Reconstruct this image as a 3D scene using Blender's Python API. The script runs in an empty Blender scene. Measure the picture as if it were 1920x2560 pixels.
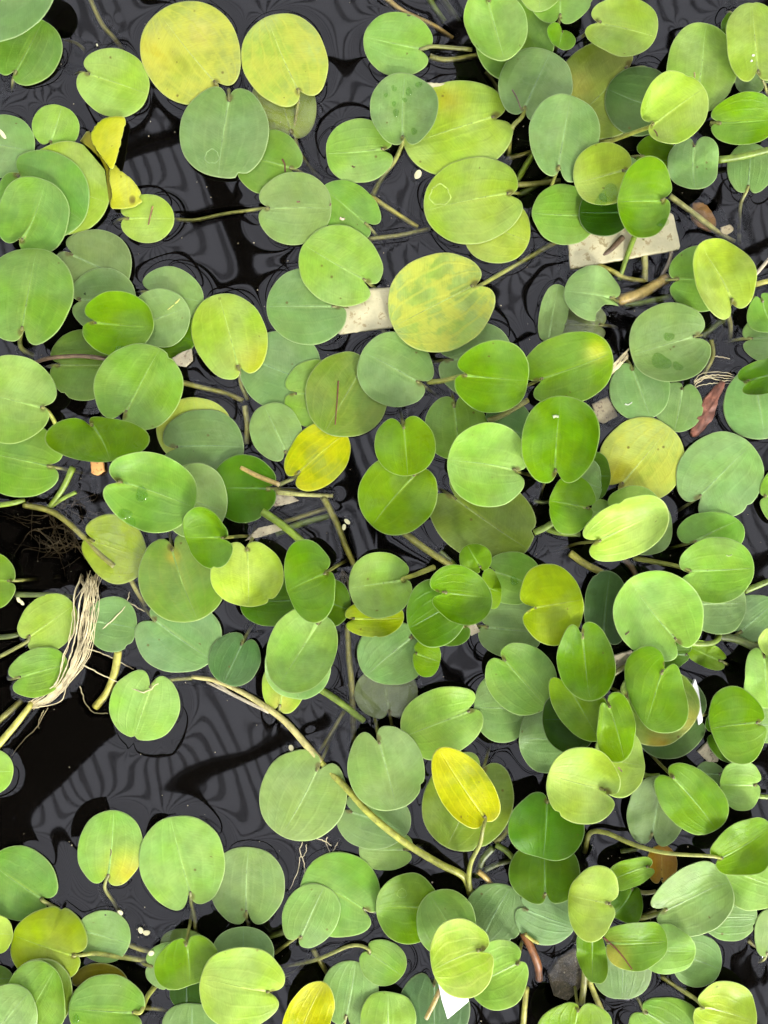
import bpy, math, random
import numpy as np
from mathutils import Vector

# ---------------------------------------------------------------- camera, sky, sun, exposure
SC = bpy.context.scene
COL = SC.collection
S = 0.6 / 1920.0          # metres of water surface per photo pixel
CAMH = 0.72               # camera height above the water (m)
ROOFH = 2.2               # underside of the roof above the water (m)
MAG = (ROOFH + CAMH) / CAMH

cam = bpy.data.cameras.new("camera")
cam.sensor_fit = 'VERTICAL'
cam.angle_y = 2 * math.atan(0.4 / CAMH)
cam.clip_start = 0.01
cam.clip_end = 200
camo = bpy.data.objects.new("camera", cam)
camo.location = (0, 0, CAMH)
COL.objects.link(camo)
SC.camera = camo

SUN_EL, SUN_AZ = math.radians(32), math.radians(150)     # azimuth clockwise from +Y
world = bpy.data.worlds.new("World")
SC.world = world
world.use_nodes = True
wn = world.node_tree
wn.nodes.clear()
sky = wn.nodes.new("ShaderNodeTexSky")
sky.sky_type = 'NISHITA'
sky.sun_disc = False
sky.sun_elevation = SUN_EL
sky.sun_rotation = SUN_AZ
sky.air_density = 1.0
sky.dust_density = 3.0
sky.ozone_density = 1.0
hs = wn.nodes.new("ShaderNodeHueSaturation")
hs.inputs['Saturation'].default_value = 0.22
bg = wn.nodes.new("ShaderNodeBackground")
bg.inputs['Strength'].default_value = 0.15
wo = wn.nodes.new("ShaderNodeOutputWorld")
wn.links.new(sky.outputs[0], hs.inputs['Color'])
wn.links.new(hs.outputs[0], bg.inputs['Color'])
wn.links.new(bg.outputs[0], wo.inputs['Surface'])

sun = bpy.data.lights.new("sun", 'SUN')
sun.energy = 1.5
sun.angle = math.radians(12)
sun.color = (1.0, 0.97, 0.92)
suno = bpy.data.objects.new("sun", sun)
sd = Vector((math.sin(SUN_AZ) * math.cos(SUN_EL), math.cos(SUN_AZ) * math.cos(SUN_EL), math.sin(SUN_EL)))
suno.rotation_euler = (-sd).to_track_quat('-Z', 'Y').to_euler()
suno.location = sd * 5
COL.objects.link(suno)

SC.view_settings.view_transform = 'Standard'
SC.view_settings.look = 'None'
SC.view_settings.exposure = 1.58
SC.view_settings.gamma = 1.0
SC.view_settings.use_curve_mapping = False
SC.render.engine = 'CYCLES'
SC.cycles.use_denoising = True
SC.cycles.use_adaptive_sampling = True
SC.cycles.adaptive_threshold = 0.05
SC.cycles.max_bounces = 4
SC.cycles.transparent_max_bounces = 8
SC.cycles.diffuse_bounces = 3
SC.cycles.glossy_bounces = 2
SC.cycles.caustics_reflective = False
SC.cycles.caustics_refractive = False

rng = np.random.default_rng(11)
random.seed(11)


# ---------------------------------------------------------------- helpers
def P(px, py, z=0.0):
    """photo pixel seen at height z (m) -> world point"""
    k = (CAMH - z) / CAMH
    return np.array(((px - 960) * S * k, -(py - 1280) * S * k, z))


def lin(c):
    c = np.array(c, float) / 255.0
    return np.where(c <= 0.04045, c / 12.92, ((c + 0.055) / 1.055) ** 2.4)


def mesh(name, verts, faces, mat=None, attrs=None, smooth=True):
    me = bpy.data.meshes.new(name)
    verts = np.asarray(verts, np.float32)
    if isinstance(faces, np.ndarray) and faces.ndim == 2:
        n, k = faces.shape
        me.vertices.add(len(verts))
        me.vertices.foreach_set("co", verts.ravel())
        me.loops.add(n * k)
        me.loops.foreach_set("vertex_index", faces.ravel().astype(np.int32))
        me.polygons.add(n)
        me.polygons.foreach_set("loop_start", np.arange(0, n * k, k, dtype=np.int32))
        me.update(calc_edges=True)
    else:
        me.from_pydata([tuple(v) for v in verts.tolist()], [], faces)
    if smooth:
        me.polygons.foreach_set("use_smooth", np.ones(len(me.polygons), dtype=bool))
    for k, a in (attrs or {}).items():
        a = np.asarray(a, np.float32)
        if a.shape[1] == 4:
            at = me.attributes.new(k, 'FLOAT_COLOR', 'POINT')
            at.data.foreach_set("color", a.ravel())
        else:
            at = me.attributes.new(k, 'FLOAT_VECTOR', 'POINT')
            at.data.foreach_set("vector", a.ravel())
    if mat:
        me.materials.append(mat)
    me.update()
    return me


def obj(name, me, parent=None, loc=(0, 0, 0)):
    o = bpy.data.objects.new(name, me)
    o.location = loc
    COL.objects.link(o)
    if parent is not None:
        o.parent = parent
    return o


def tag(o, label, cat, group=None, kind=None):
    if label:
        o['label'] = label
    if cat:
        o['category'] = cat
    if group:
        o['group'] = group
    if kind:
        o['kind'] = kind
    return o


class NT:
    """tiny node-tree helper"""

    def __init__(self, name):
        self.m = bpy.data.materials.new(name)
        self.m.use_nodes = True
        self.t = self.m.node_tree
        self.t.nodes.clear()

    def n(self, typ, **kw):
        nd = self.t.nodes.new(typ)
        for k, v in kw.items():
            setattr(nd, k, v)
        return nd

    def l(self, a, b):
        self.t.links.new(a, b)

    def inp(self, sock, v):
        if hasattr(v, 'is_output'):
            self.l(v, sock)
        else:
            sock.default_value = v

    def math(self, op, a, b=None, c=None, clamp=False):
        nd = self.n('ShaderNodeMath', operation=op, use_clamp=clamp)
        self.inp(nd.inputs[0], a)
        if b is not None:
            self.inp(nd.inputs[1], b)
        if c is not None:
            self.inp(nd.inputs[2], c)
        return nd.outputs[0]

    def mix(self, f, a, b, blend='MIX'):
        nd = self.n('ShaderNodeMix', data_type='RGBA', blend_type=blend)
        self.inp(nd.inputs[0], f)
        self.inp(nd.inputs[6], a)
        self.inp(nd.inputs[7], b)
        return nd.outputs[2]

    def ramp(self, f, lo, hi, a=0.0, b=1.0):
        nd = self.n('ShaderNodeMapRange', interpolation_type='SMOOTHSTEP')
        self.inp(nd.inputs[0], f)
        nd.inputs[1].default_value = lo
        nd.inputs[2].default_value = hi
        nd.inputs[3].default_value = a
        nd.inputs[4].default_value = b
        return nd.outputs[0]

    def noise(self, vec, scale, detail=3, rough=0.5):
        nd = self.n('ShaderNodeTexNoise')
        nd.inputs['Scale'].default_value = scale
        nd.inputs['Detail'].default_value = detail
        nd.inputs['Roughness'].default_value = rough
        if vec is not None:
            self.l(vec, nd.inputs['Vector'])
        return nd.outputs['Fac']

    def vec(self, x, y, z):
        nd = self.n('ShaderNodeCombineXYZ')
        for i, v in enumerate((x, y, z)):
            self.inp(nd.inputs[i], v)
        return nd.outputs[0]

    def out(self, surf, vol=None):
        o = self.n('ShaderNodeOutputMaterial')
        if surf is not None:
            self.l(surf, o.inputs['Surface'])
        if vol is not None:
            self.l(vol, o.inputs['Volume'])
        return self.m


def object_coords(t, spread=40.0):
    tc = t.n('ShaderNodeTexCoord')
    oi = t.n('ShaderNodeObjectInfo')
    va = t.n('ShaderNodeVectorMath', operation='ADD')
    r = t.math('MULTIPLY', oi.outputs['Random'], spread)
    t.l(tc.outputs['Object'], va.inputs[0])
    t.l(t.vec(r, r, r), va.inputs[1])
    return va.outputs[0]


def leaf_material():
    t = NT("leaf")
    A = t.n('ShaderNodeAttribute', attribute_name='leafc')
    M = t.n('ShaderNodeAttribute', attribute_name='leafm')
    Q = t.n('ShaderNodeAttribute', attribute_name='leafp')
    sp = t.n('ShaderNodeSeparateXYZ')
    t.l(Q.outputs['Vector'], sp.inputs[0])
    s, tt, q = sp.outputs
    oc = object_coords(t)
    base = A.outputs['Color']
    vein = M.outputs['Color']
    mott = M.outputs['Alpha']
    speck = A.outputs['Alpha']
    # broad hue / value drift of the blade
    n1 = t.noise(oc, 42, 3, 0.55)
    hsv = t.n('ShaderNodeHueSaturation')
    t.l(base, hsv.inputs['Color'])
    t.l(t.ramp(n1, 0.3, 0.7, 0.488, 0.501), hsv.inputs['Hue'])
    t.l(t.ramp(t.noise(oc, 75, 4, 0.6), 0.3, 0.7, 0.86, 1.12), hsv.inputs['Value'])
    t.l(t.ramp(t.noise(oc, 30, 2), 0.3, 0.7, 0.92, 1.08), hsv.inputs['Saturation'])
    c = hsv.outputs[0]
    # arching veins that meet at the notch and the tip
    s2 = t.math('MULTIPLY', s, s)
    den = t.math('SQRT', t.math('MAXIMUM', t.math('SUBTRACT', 1.08, s2), 0.02))
    v = t.math('DIVIDE', tt, den)
    va = t.math('ABSOLUTE', v)
    wob = t.math('MULTIPLY', t.math('SUBTRACT', n1, 0.5), 0.22)
    f = t.math('FRACT', t.math('MULTIPLY', t.math('ADD', va, wob), 3.6))
    tri = t.math('ABSOLUTE', t.math('SUBTRACT', f, 0.5))
    veins = t.ramp(tri, 0.17, 0.03)
    c = t.mix(t.math('MULTIPLY', veins, t.math('ADD', 0.06, t.math('MULTIPLY', mott, 0.42))), c, vein)
    # yellow mottling between veins
    mm = t.ramp(t.noise(oc, 55, 5, 0.65), 0.44, 0.62)
    c = t.mix(t.math('MULTIPLY', mm, t.math('MULTIPLY', mott, 0.8)), c, vein)
    # soft pale glow of the midrib
    ta = t.math('ABSOLUTE', tt)
    mid = t.math('MULTIPLY', t.ramp(ta, 0.085, 0.0), t.ramp(s, -0.95, 0.3, 0.08, 0.45))
    c = t.mix(mid, c, vein)
    # fine fibres running out from the midrib
    fib = t.noise(t.vec(t.math('MULTIPLY', tt, 3.0), t.math('MULTIPLY', t.math('SUBTRACT', s, t.math('MULTIPLY', ta, 0.45)), 34.0), t.math('MULTIPLY', n1, 2.0)), 1.6, 3, 0.6)
    c = t.mix(1.0, c, t.mix(t.ramp(fib, 0.3, 0.7), (0.93, 0.93, 0.93, 1), (1.06, 1.06, 1.06, 1)), 'MULTIPLY')
    # brown stain at the notch
    ds = t.math('ADD', t.math('POWER', t.math('SUBTRACT', s, 0.76), 2.0), t.math('POWER', tt, 2.0))
    c = t.mix(t.ramp(ds, 0.014, 0.0, 0.0, 0.75), c, (0.09, 0.05, 0.02, 1))
    # specks and bruises
    vo = t.n('ShaderNodeTexVoronoi', feature='F1')
    vo.inputs['Scale'].default_value = 130
    t.l(oc, vo.inputs['Vector'])
    gate = t.math('GREATER_THAN', t.math('ADD', t.noise(oc, 90, 2), t.math('MULTIPLY', speck, 0.16)), 0.70)
    spk = t.math('MULTIPLY', t.ramp(vo.outputs['Distance'], 0.2, 0.07, 0, 0.75), gate)
    c = t.mix(spk, c, (0.10, 0.05, 0.015, 1))
    br = t.ramp(t.noise(oc, 20, 4, 0.6), 0.52, 0.70, 0, 0.30)
    c = t.mix(br, c, t.mix(0.5, vein, c))
    # pale rim: edge light put into the colour
    rim = t.ramp(q, 0.968, 0.998, 0, 0.42)
    c = t.mix(rim, c, t.mix(0.62, vein, (0.55, 0.62, 0.33, 1)))
    # waxy bloom, rubbed off unevenly
    rough = t.ramp(t.noise(oc, 60, 4), 0.3, 0.7, 0.26, 0.44)
    pb = t.n('ShaderNodeBsdfPrincipled')
    t.l(c, pb.inputs['Base Color'])
    t.l(rough, pb.inputs['Roughness'])
    sat = t.n('ShaderNodeSeparateColor', mode='HSV')
    t.l(base, sat.inputs[0])
    t.l(t.ramp(sat.outputs[1], 0.55, 0.9, 0.26, 0.11), pb.inputs['Specular IOR Level'])
    bp = t.n('ShaderNodeBump')
    bp.inputs['Strength'].default_value = 0.35
    bp.inputs['Distance'].default_value = 0.0012
    h = t.math('ADD', t.math('MULTIPLY', fib, 0.5), t.math('ADD', t.math('MULTIPLY', veins, 0.25), t.noise(oc, 70, 4)))
    t.l(h, bp.inputs['Height'])
    t.l(bp.outputs[0], pb.inputs['Normal'])
    tr = t.n('ShaderNodeBsdfTranslucent')
    t.l(t.mix(0.5, c, (0.30, 0.42, 0.02, 1)), tr.inputs['Color'])
    ms = t.n('ShaderNodeMixShader')
    ms.inputs[0].default_value = 0.22
    t.l(pb.outputs[0], ms.inputs[1])
    t.l(tr.outputs[0], ms.inputs[2])
    return t.out(ms.outputs[0])


def stem_material():
    t = NT("stem")
    A = t.n('ShaderNodeAttribute', attribute_name='leafc')
    oc = object_coords(t)
    c = A.outputs['Color']
    hsv = t.n('ShaderNodeHueSaturation')
    t.l(c, hsv.inputs['Color'])
    t.l(t.ramp(t.noise(oc, 160, 4, 0.6), 0.3, 0.7, 0.7, 1.25), hsv.inputs['Value'])
    c = t.mix(t.ramp(t.noise(oc, 500, 2), 0.62, 0.72, 0, 0.5), hsv.outputs[0], (0.06, 0.035, 0.01, 1))
    pb = t.n('ShaderNodeBsdfPrincipled')
    t.l(c, pb.inputs['Base Color'])
    pb.inputs['Roughness'].default_value = 0.42
    bp = t.n('ShaderNodeBump')
    bp.inputs['Strength'].default_value = 0.3
    bp.inputs['Distance'].default_value = 0.0008
    t.l(t.noise(oc, 300, 3), bp.inputs['Height'])
    t.l(bp.outputs[0], pb.inputs['Normal'])
    return t.out(pb.outputs[0])


def simple_material(name, col, rough=0.6, scale=60, lo=0.75, hi=1.2, spots=None, bump=0.3):
    t = NT(name)
    oc = object_coords(t)
    f = t.ramp(t.noise(oc, scale, 5, 0.6), 0.3, 0.7, lo, hi)
    hsv = t.n('ShaderNodeHueSaturation')
    hsv.inputs['Color'].default_value = (*col, 1)
    t.l(f, hsv.inputs['Value'])
    c = hsv.outputs[0]
    if spots:
        c = t.mix(t.ramp(t.noise(oc, scale * 4, 4, 0.7), 0.54, 0.64, 0, 0.8), c, (*spots, 1))
    pb = t.n('ShaderNodeBsdfPrincipled')
    t.l(c, pb.inputs['Base Color'])
    pb.inputs['Roughness'].default_value = rough
    bp = t.n('ShaderNodeBump')
    bp.inputs['Strength'].default_value = bump
    bp.inputs['Distance'].default_value = 0.001
    t.l(t.noise(oc, scale * 3, 4, 0.65), bp.inputs['Height'])
    t.l(bp.outputs[0], pb.inputs['Normal'])
    return t.out(pb.outputs[0])


def water_material():
    t = NT("pond_water")
    fr = t.n('ShaderNodeFresnel')
    fr.inputs['IOR'].default_value = 1.42
    tr = t.n('ShaderNodeBsdfTransparent')
    tr.inputs['Color'].default_value = (0.95, 0.94, 0.90, 1)
    gl = t.n('ShaderNodeBsdfGlossy')
    gl.inputs['Roughness'].default_value = 0.024
    gl.inputs['Color'].default_value = (0.90, 0.92, 1, 1)
    # silt makes the water opaque except where something lies close under the surface
    cl = t.n('ShaderNodeAttribute', attribute_name='clarity')
    silt = t.n('ShaderNodeBsdfDiffuse')
    silt.inputs['Color'].default_value = (0.0018, 0.0015, 0.0011, 1)
    m0 = t.n('ShaderNodeMixShader')
    t.l(cl.outputs['Fac'], m0.inputs[0])
    t.l(silt.outputs[0], m0.inputs[1])
    t.l(tr.outputs[0], m0.inputs[2])
    ms = t.n('ShaderNodeMixShader')
    ge = t.n('ShaderNodeNewGeometry')
    t.l(t.math('MULTIPLY', fr.outputs[0], t.math('SUBTRACT', 1.0, ge.outputs['Backfacing'])), ms.inputs[0])
    t.l(m0.outputs[0], ms.inputs[1])
    t.l(gl.outputs[0], ms.inputs[2])
    va = t.n('ShaderNodeVolumeAbsorption')
    va.inputs['Color'].default_value = (0.62, 0.52, 0.28, 1)
    va.inputs['Density'].default_value = 30.0
    return t.out(ms.outputs[0], va.outputs[0])


def drop_material():
    t = NT("water_drop")
    fr = t.n('ShaderNodeFresnel')
    fr.inputs['IOR'].default_value = 1.34
    tr = t.n('ShaderNodeBsdfTransparent')
    tr.inputs['Color'].default_value = (0.74, 0.84, 0.62, 1)
    gl = t.n('ShaderNodeBsdfGlossy')
    gl.inputs['Roughness'].default_value = 0.03
    ms = t.n('ShaderNodeMixShader')
    ge = t.n('ShaderNodeNewGeometry')
    t.l(t.math('MULTIPLY', fr.outputs[0], t.math('SUBTRACT', 1.0, ge.outputs['Backfacing'])), ms.inputs[0])
    t.l(tr.outputs[0], ms.inputs[1])
    t.l(gl.outputs[0], ms.inputs[2])
    return t.out(ms.outputs[0])


MAT_LEAF = leaf_material()
MAT_STEM = stem_material()
MAT_WATER = water_material()
MAT_DROP = drop_material()
MAT_MUD = simple_material("mud", (0.014, 0.010, 0.006), 0.9, 25)
MAT_CREAM = simple_material("cream_board", (0.54, 0.50, 0.30), 0.55, 45, 0.68, 1.1, (0.24, 0.18, 0.07))
MAT_WHITE = simple_material("white_plastic", (0.72, 0.72, 0.69), 0.4, 40, 0.97, 1.03)
MAT_ROOT = simple_material("root_fibre", (0.60, 0.52, 0.30), 0.6, 90, 0.6, 1.2)
MAT_BROWNROOT = simple_material("brown_root", (0.05, 0.037, 0.016), 0.7, 90, 0.6, 1.3)
MAT_DEAD = simple_material("dead_leaf", (0.17, 0.06, 0.032), 0.6, 120, 0.5, 1.4, (0.06, 0.02, 0.01))
MAT_TAN = simple_material("tan_scrap", (0.36, 0.32, 0.21), 0.7, 90, 0.6, 1.2, (0.12, 0.08, 0.05))
MAT_ORANGE = simple_material("orange_stub", (0.62, 0.30, 0.09), 0.6, 90, 0.8, 1.1, (0.25, 0.08, 0.02))
MAT_PETAL = simple_material("petal", (0.55, 0.53, 0.30), 0.6, 90, 0.9, 1.1)
MAT_STEEL = simple_material("roof_timber", (0.010, 0.010, 0.011), 0.8, 8)


def translucent_material(name, col):
    t = NT(name)
    tr = t.n('ShaderNodeBsdfTranslucent')
    oc = object_coords(t)
    t.l(t.mix(t.noise(oc, 6, 1, .6), (*[c * .88 for c in col], 1), (*col, 1)), tr.inputs['Color'])
    return t.out(tr.outputs[0])


MAT_RIB = translucent_material("translucent_rib", (0.64, 0.64, 0.65))
MAT_SHEET = translucent_material("translucent_sheet", (0.90, 0.90, 0.93))


# ---------------------------------------------------------------- leaf table
# id, centre x, y, half-length along axis, half-width, axis angle (None = notch angle), notch angle, colour, tier, label, options
# (photo pixels, angles in degrees clockwise from the picture's x axis)
PAL = dict(S=(147, 189, 103), B=(134, 172, 98), G=(136, 186, 74), L=(182, 218, 86), H=(164, 212, 94), V=(122, 173, 32),  # sage tones hold wax bloom and a sky sheen put into the colour
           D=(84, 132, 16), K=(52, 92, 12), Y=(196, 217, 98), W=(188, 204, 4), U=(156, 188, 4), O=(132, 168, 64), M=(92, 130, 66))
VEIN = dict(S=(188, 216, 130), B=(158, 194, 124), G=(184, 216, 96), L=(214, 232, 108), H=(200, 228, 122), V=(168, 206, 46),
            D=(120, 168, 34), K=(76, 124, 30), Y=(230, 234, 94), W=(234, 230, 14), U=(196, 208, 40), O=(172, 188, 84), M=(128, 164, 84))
LEAVES = [
 (1, 0, 0, 150, 94, -28, 152, 'B', 5, 'long blue-green leaf with pale midrib cut off by the upper left corner', dict(t=(62, 12))),
 (2, 68, 125, 85, 88, None, 118, 'G', 1, 'round green leaf partly under the long blue-green corner leaf', dict(fold=.06)),
 (3, 284, 206, 92, 83, 32, 199, 'L', 0, 'light green leaf with side notch, touching the brown-specked yellow leaf', {}),
 (4, 477, 131, 132, 121, 64, 51, 'Y', 0, 'largest yellow leaf with brown specks, near the upper edge', dict(mott=1, sp=1)),
 (5, 712, 148, 116, 105, 60, 67, 'Y', 1, 'clean yellow leaf with a hanging stalk, beside the brown-specked yellow leaf', dict(mott=.75, pet=[(744, 262, 0), (737, 320, -4), (745, 372, -7), (772, 415, -10), (805, 452, -14)])),
 (6, 561, 331, 116, 111, None, -82, 'S', 2, 'large sage leaf with top notch and a dried water ring', dict(pet=[(572, 225, 0)], ring=(530, 392, 18))),
 (7, 710, 262, 92, 80, 75, 75, 'O', 0, 'drowned olive leaf underwater below the clean yellow leaf', dict(sub=-2.5, col=(168, 190, 88))),
 (8, 139, 316, 54, 60, None, 108, 'H', 0, 'small light green leaf above the overlapping pair beside the torn yellow leaf', {}),
 (9, 8, 366, 80, 80, 0, 190, 'S', 1, 'sage leaf at the photo edge carrying a tiny pale petal', {}),
 (11, 167, 470, 111, 117, None, 200, 'L', 1, 'yellow-green leaf directly against the torn yellow leaf', {}),
 (10, 112, 486, 112, 109, None, 215, 'G', 2, 'middle leaf of the three fanned leaves beside the torn yellow leaf', {}),
 (12, 85, 541, 93, 91, None, 113, 'G', 3, 'top leaf of the three fanned leaves beside the torn yellow leaf', {}),
 (14, 367, 546, 67, 61, None, 180, 'L', 0, 'small round light leaf with a thin brown scar, under the torn yellow leaf', {}),
 (15, 672, 405, 84, 76, -45, 15, 'G', 1, 'half-hidden leaf with a brown slit below the clean yellow leaf', {}),
 (16, 737, 521, 92, 91, None, 180, 'S', 2, 'sage leaf with a long olive stalk trailing across dark water', dict(pet=[(645, 523, 0), (560, 535, -3), (490, 550, -4), (437, 549, -5)])),
 (17, 872, 523, 85, 64, 38, 40, 'G', 1, 'leaf with tiny cream scar tucked behind two sage leaves', {}),
 (18, 995, 110, 86, 80, None, 12, 'H', 0, 'light green leaf whose notch faces two olive stalks near the upper edge', dict(pet=[(1085, 116, 2), (1180, 124, -2)])),
 (19, 1009, 277, 92, 85, None, 92, 'S', 3, 'sage leaf dotted with clear water drops', dict(pet=[(1005, 362, 4), (985, 405, 0), (955, 445, -4), (930, 490, -8)], drops=[(985, 222, 7), (1022, 230, 9), (1047, 212, 8), (990, 283, 9), (1035, 330, 8), (965, 240, 5), (985, 260, 6), (1012, 250, 6)])),
 (20, 898, 377, 85, 80, None, -5, 'H', 0, 'light green leaf with brown notch, just beside the drop-covered sage leaf', {}),
 (21, 1142, 321, 136, 119, -18, -18, 'L', 1, 'very large yellow-green leaf lying under the drop-covered sage leaf', dict(sp=.4)),
 (22, 1237, 70, 86, 80, 70, -105, 'H', 5, 'raised light leaf with pointed lower tip near the upper edge', dict(pt=.06)),
 (23, 1285, 110, 100, 95, 60, 240, 'G', 3, 'large dull green leaf beneath the raised light leaf with pointed tip', {}),
 (24, 1338, 214, 90, 92, None, 115, 'B', 4, 'dark cupped leaf with a long scratch and pale midrib', dict(cup=.12, pet=[(1305, 292, 8), (1278, 325, 0), (1270, 400, -10)])),
 (25, 1508, 226, 124, 118, -45, -45, 'O', 1, 'large olive leaf with a yellow blotch, partly covered', dict(mott=.3)),
 (26, 1408, 345, 108, 89, 98, 100, 'S', 4, 'tall oval sage leaf with one bright green lower lobe', dict(fold=.08, t=(0, 6))),
 (27, 1183, 502, 124, 107, -20, -12, 'L', 2, 'large light leaf with yellow midrib and a faint round stain', {}),
 (28, 1242, 575, 84, 84, 0, 200, 'L', 1, 'light crescent of leaf showing under the large yellow-midrib leaf', {}),
 (31, 1400, 0, 60, 78, 90, 90, 'H', 4, 'pale pinkish leaf with dark lower notch touching the upper edge', {}),
 (30, 1350, -36, 60, 56, 0, -90, 'H', 5, 'leaf edge overhanging the pale pinkish leaf at the upper edge', {}),
 (32, 1402, 94, 40, 24, 35, -80, 'V', 3, 'tiny bean-shaped bright leaf below the pale pinkish leaf', dict(nd=.45, nw=.3)),
 (33, 1555, 68, 90, 76, -10, 195, 'L', 5, 'light yellow-green leaf beside the ribbed reflection at the upper edge', {}),
 (37, 1600, 253, 87, 87, 0, 20, 'M', 2, 'dark grey-green round leaf on the olive leaf with yellow blotch', {}),
 (34, 1754, 165, 108, 88, 98, 97, 'H', 4, 'tall oval green leaf with a straight pale midrib, near the ribbed reflection', {}),
 (36, 1890, 105, 103, 75, None, 85, 'L', 5, 'light oval leaf with two tiny white specks by the photo edge', {}),
 (361, 1880, 178, 52, 50, 90, 40, 'B', 3, 'small sage leaf peeking out below the oval leaf with white specks', {}),
 (362, 1835, 70, 40, 32, 90, 270, 'D', 3, 'sliver of dark leaf behind the oval leaf with white specks', {}),
 (35, 1680, 279, 92, 80, -42, 145, 'L', 6, 'bright yellow-green leaf with thick stalk, lying over two darker leaves', dict(pet=[(1622, 318, 30), (1560, 340, 12), (1515, 355, 0), (1470, 352, -10)])),
 (38, 1860, 302, 85, 60, None, 175, 'V', 4, 'boat-folded leaf with olive upper half and bright lower half', dict(fold=.25, t=(80, 12), pet=[(1778, 310, 8)])),
 (39, 1733, 411, 66, 65, None, -90, 'S', 4, 'small sage leaf with dark top notch under the bright yellow-green leaf', {}),
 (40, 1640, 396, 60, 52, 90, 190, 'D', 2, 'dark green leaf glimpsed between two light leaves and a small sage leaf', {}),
 (401, 1560, 415, 48, 30, 20, 20, 'B', 3, 'tiny grey-green leaf tip beside the glossy wet leaf', {}),
 (41, 1510, 438, 75, 81, None, -15, 'L', 5, 'light leaf with a glossy wet patch and notch on its side', dict(drops=[(1520, 488, 24), (1500, 505, 16)])),
 (42, 1608, 504, 64, 96, 0, 0, 'V', 6, 'bright tilted oval leaf with water streak above the cream board', dict(t=(100, 16), drops=[(1655, 560, 12)])),
 (43, 1875, 420, 62, 58, None, 95, 'B', 2, 'grey-green leaf standing on a thin stalk over brown water', dict(pet=[(1866, 478, 2), (1852, 510, -4), (1848, 560, -10), (1848, 610, -16)])),
 (45, 235, 663, 95, 89, 0, 205, 'B', 1, 'wide blue-green leaf below the three fanned leaves', {}),
 (46, 258, 749, 80, 80, 0, 180, 'S', 2, 'sage leaf with a small hole behind the two-tone folded leaf', {}),
 (47, 68, 738, 122, 118, None, 100, 'G', 3, 'very large rich green leaf with brown curved stalk near the photo edge', dict(pet=[(50, 850, 4), (55, 872, 0), (85, 890, -8)])),
 (51, 431, 741, 82, 70, 38, 190, 'S', 1, 'sage leaf with rolled lobe beside dark water', {}),
 (50, 426, 832, 66, 64, 90, 200, 'D', 2, 'dark green crescent between a sage leaf and a yellow-green leaf', {}),
 (49, 400, 796, 72, 76, 90, 160, 'S', 3, 'sage leaf with yellow flecks right behind the two-tone folded leaf', {}),
 (48, 297, 812, 88, 83, 15, 185, 'V', 4, 'two-tone folded leaf, bright upper half and paler lower half, with droplet', dict(fold=.10, t=(260, 5), drops=[(305, 878, 14)])),
 (52, 206, 913, 82, 89, 0, 180, 'O', 1, 'dull olive leaf crossed by a brown twig', {}),
 (53, 350, 968, 108, 106, None, 118, 'G', 4, 'large half-shaded green leaf with a curled notch under the two-tone leaf', dict(fold=.10)),
 (54, 34, 1000, 106, 110, None, 15, 'H', 4, 'large light green leaf at the photo edge above the kidney-shaped leaf', dict(pet=[(125, 1035, 12), (140, 1062, 2), (155, 1095, -8)])),
 (81, 50, 1150, 104, 95, 0, 12, 'G', 2, 'green leaf with rounded notch just under the large light edge leaf', {}),
 (55, 850, 664, 106, 97, 42, 30, 'H', 2, 'light leaf with hooked notch covering a corner of the small cream board', {}),
 (56, 768, 766, 101, 95, 15, 0, 'S', 1, 'sage leaf whose striped stalk crosses the small cream board', dict(pet=[(862, 768, 1), (905, 785, -1), (940, 810, -2), (968, 835, -4)])),
 (58, 574, 839, 108, 92, 62, 75, 'L', 2, 'yellow-green leaf with strong pale midrib beside dark water', dict(pet=[(599, 930, 2), (602, 960, -2), (620, 1000, -5)])),
 (59, 703, 925, 100, 100, 0, 200, 'B', 0, 'blue-green leaf half covered by four neighbouring leaves', {}),
 (60, 788, 984, 77, 86, 0, 180, 'G', 1, 'narrow crescent leaf behind the leaf with a brown crack', {}),
 (61, 866, 988, 103, 106, 0, -60, 'O', 2, 'dull yellow-green leaf with a long brown crack', dict(mott=.2)),
 (62, 988, 924, 93, 93, None, 28, 'S', 3, 'round pale sage leaf under the biggest clear yellow leaf', {}),
 (63, 1412, 536, 80, 74, 0, 0, 'G', 2, 'green leaf with pointed tip lying on the cream board', dict(pt=.05, t=(30, 8))),
 (64, 1098, 760, 130, 122, -25, -27, 'Y', 3, 'biggest clear yellow leaf with stalk floating over dark water', dict(mott=.9, pet=[(1195, 716, 6), (1245, 688, 0), (1320, 645, -3), (1390, 604, -6)])),
 (65, 1190, 900, 95, 95, 0, 180, 'S', 1, 'pale sage leaf between the biggest yellow leaf and a glossy dark leaf', {}),
 (66, 1229, 945, 92, 90, 0, 185, 'V', 5, 'glossy bright green leaf with brown notch, right below the biggest yellow leaf', dict(fold=.06, t=(260, 5), pet=[(1152, 940, 20), (1105, 952, 8), (1070, 955, 0)])),
 (67, 1422, 922, 115, 88, -15, 160, 'V', 4, 'broad bright leaf with a yellow streak near its tip', dict(sp=.3)),
 (70, 1455, 812, 62, 60, 0, 0, 'O', 0, 'pale drowned leaf under the leaf with a torn corner', dict(sub=-4, col=(170, 186, 120))),
 (68, 1383, 785, 76, 36, 100, 100, 'S', 2, 'narrow folded sage leaf standing beside dark water', dict(fold=.3, nd=.1)),
 (69, 1484, 735, 72, 70, None, 8, 'S', 3, 'sage leaf with a torn lower corner near the cream board', dict(bite=(1530, 800, 42))),
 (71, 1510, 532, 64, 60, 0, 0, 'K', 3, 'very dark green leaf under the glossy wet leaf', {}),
 (73, 1750, 697, 78, 83, 0, 180, 'G', 2, 'shaded leaf behind the bright leaf with low notch', {}),
 (74, 1800, 695, 98, 83, 76, 60, 'L', 5, 'bright light leaf with low curled notch, beside the pale stem over brown water', {}),
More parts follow.
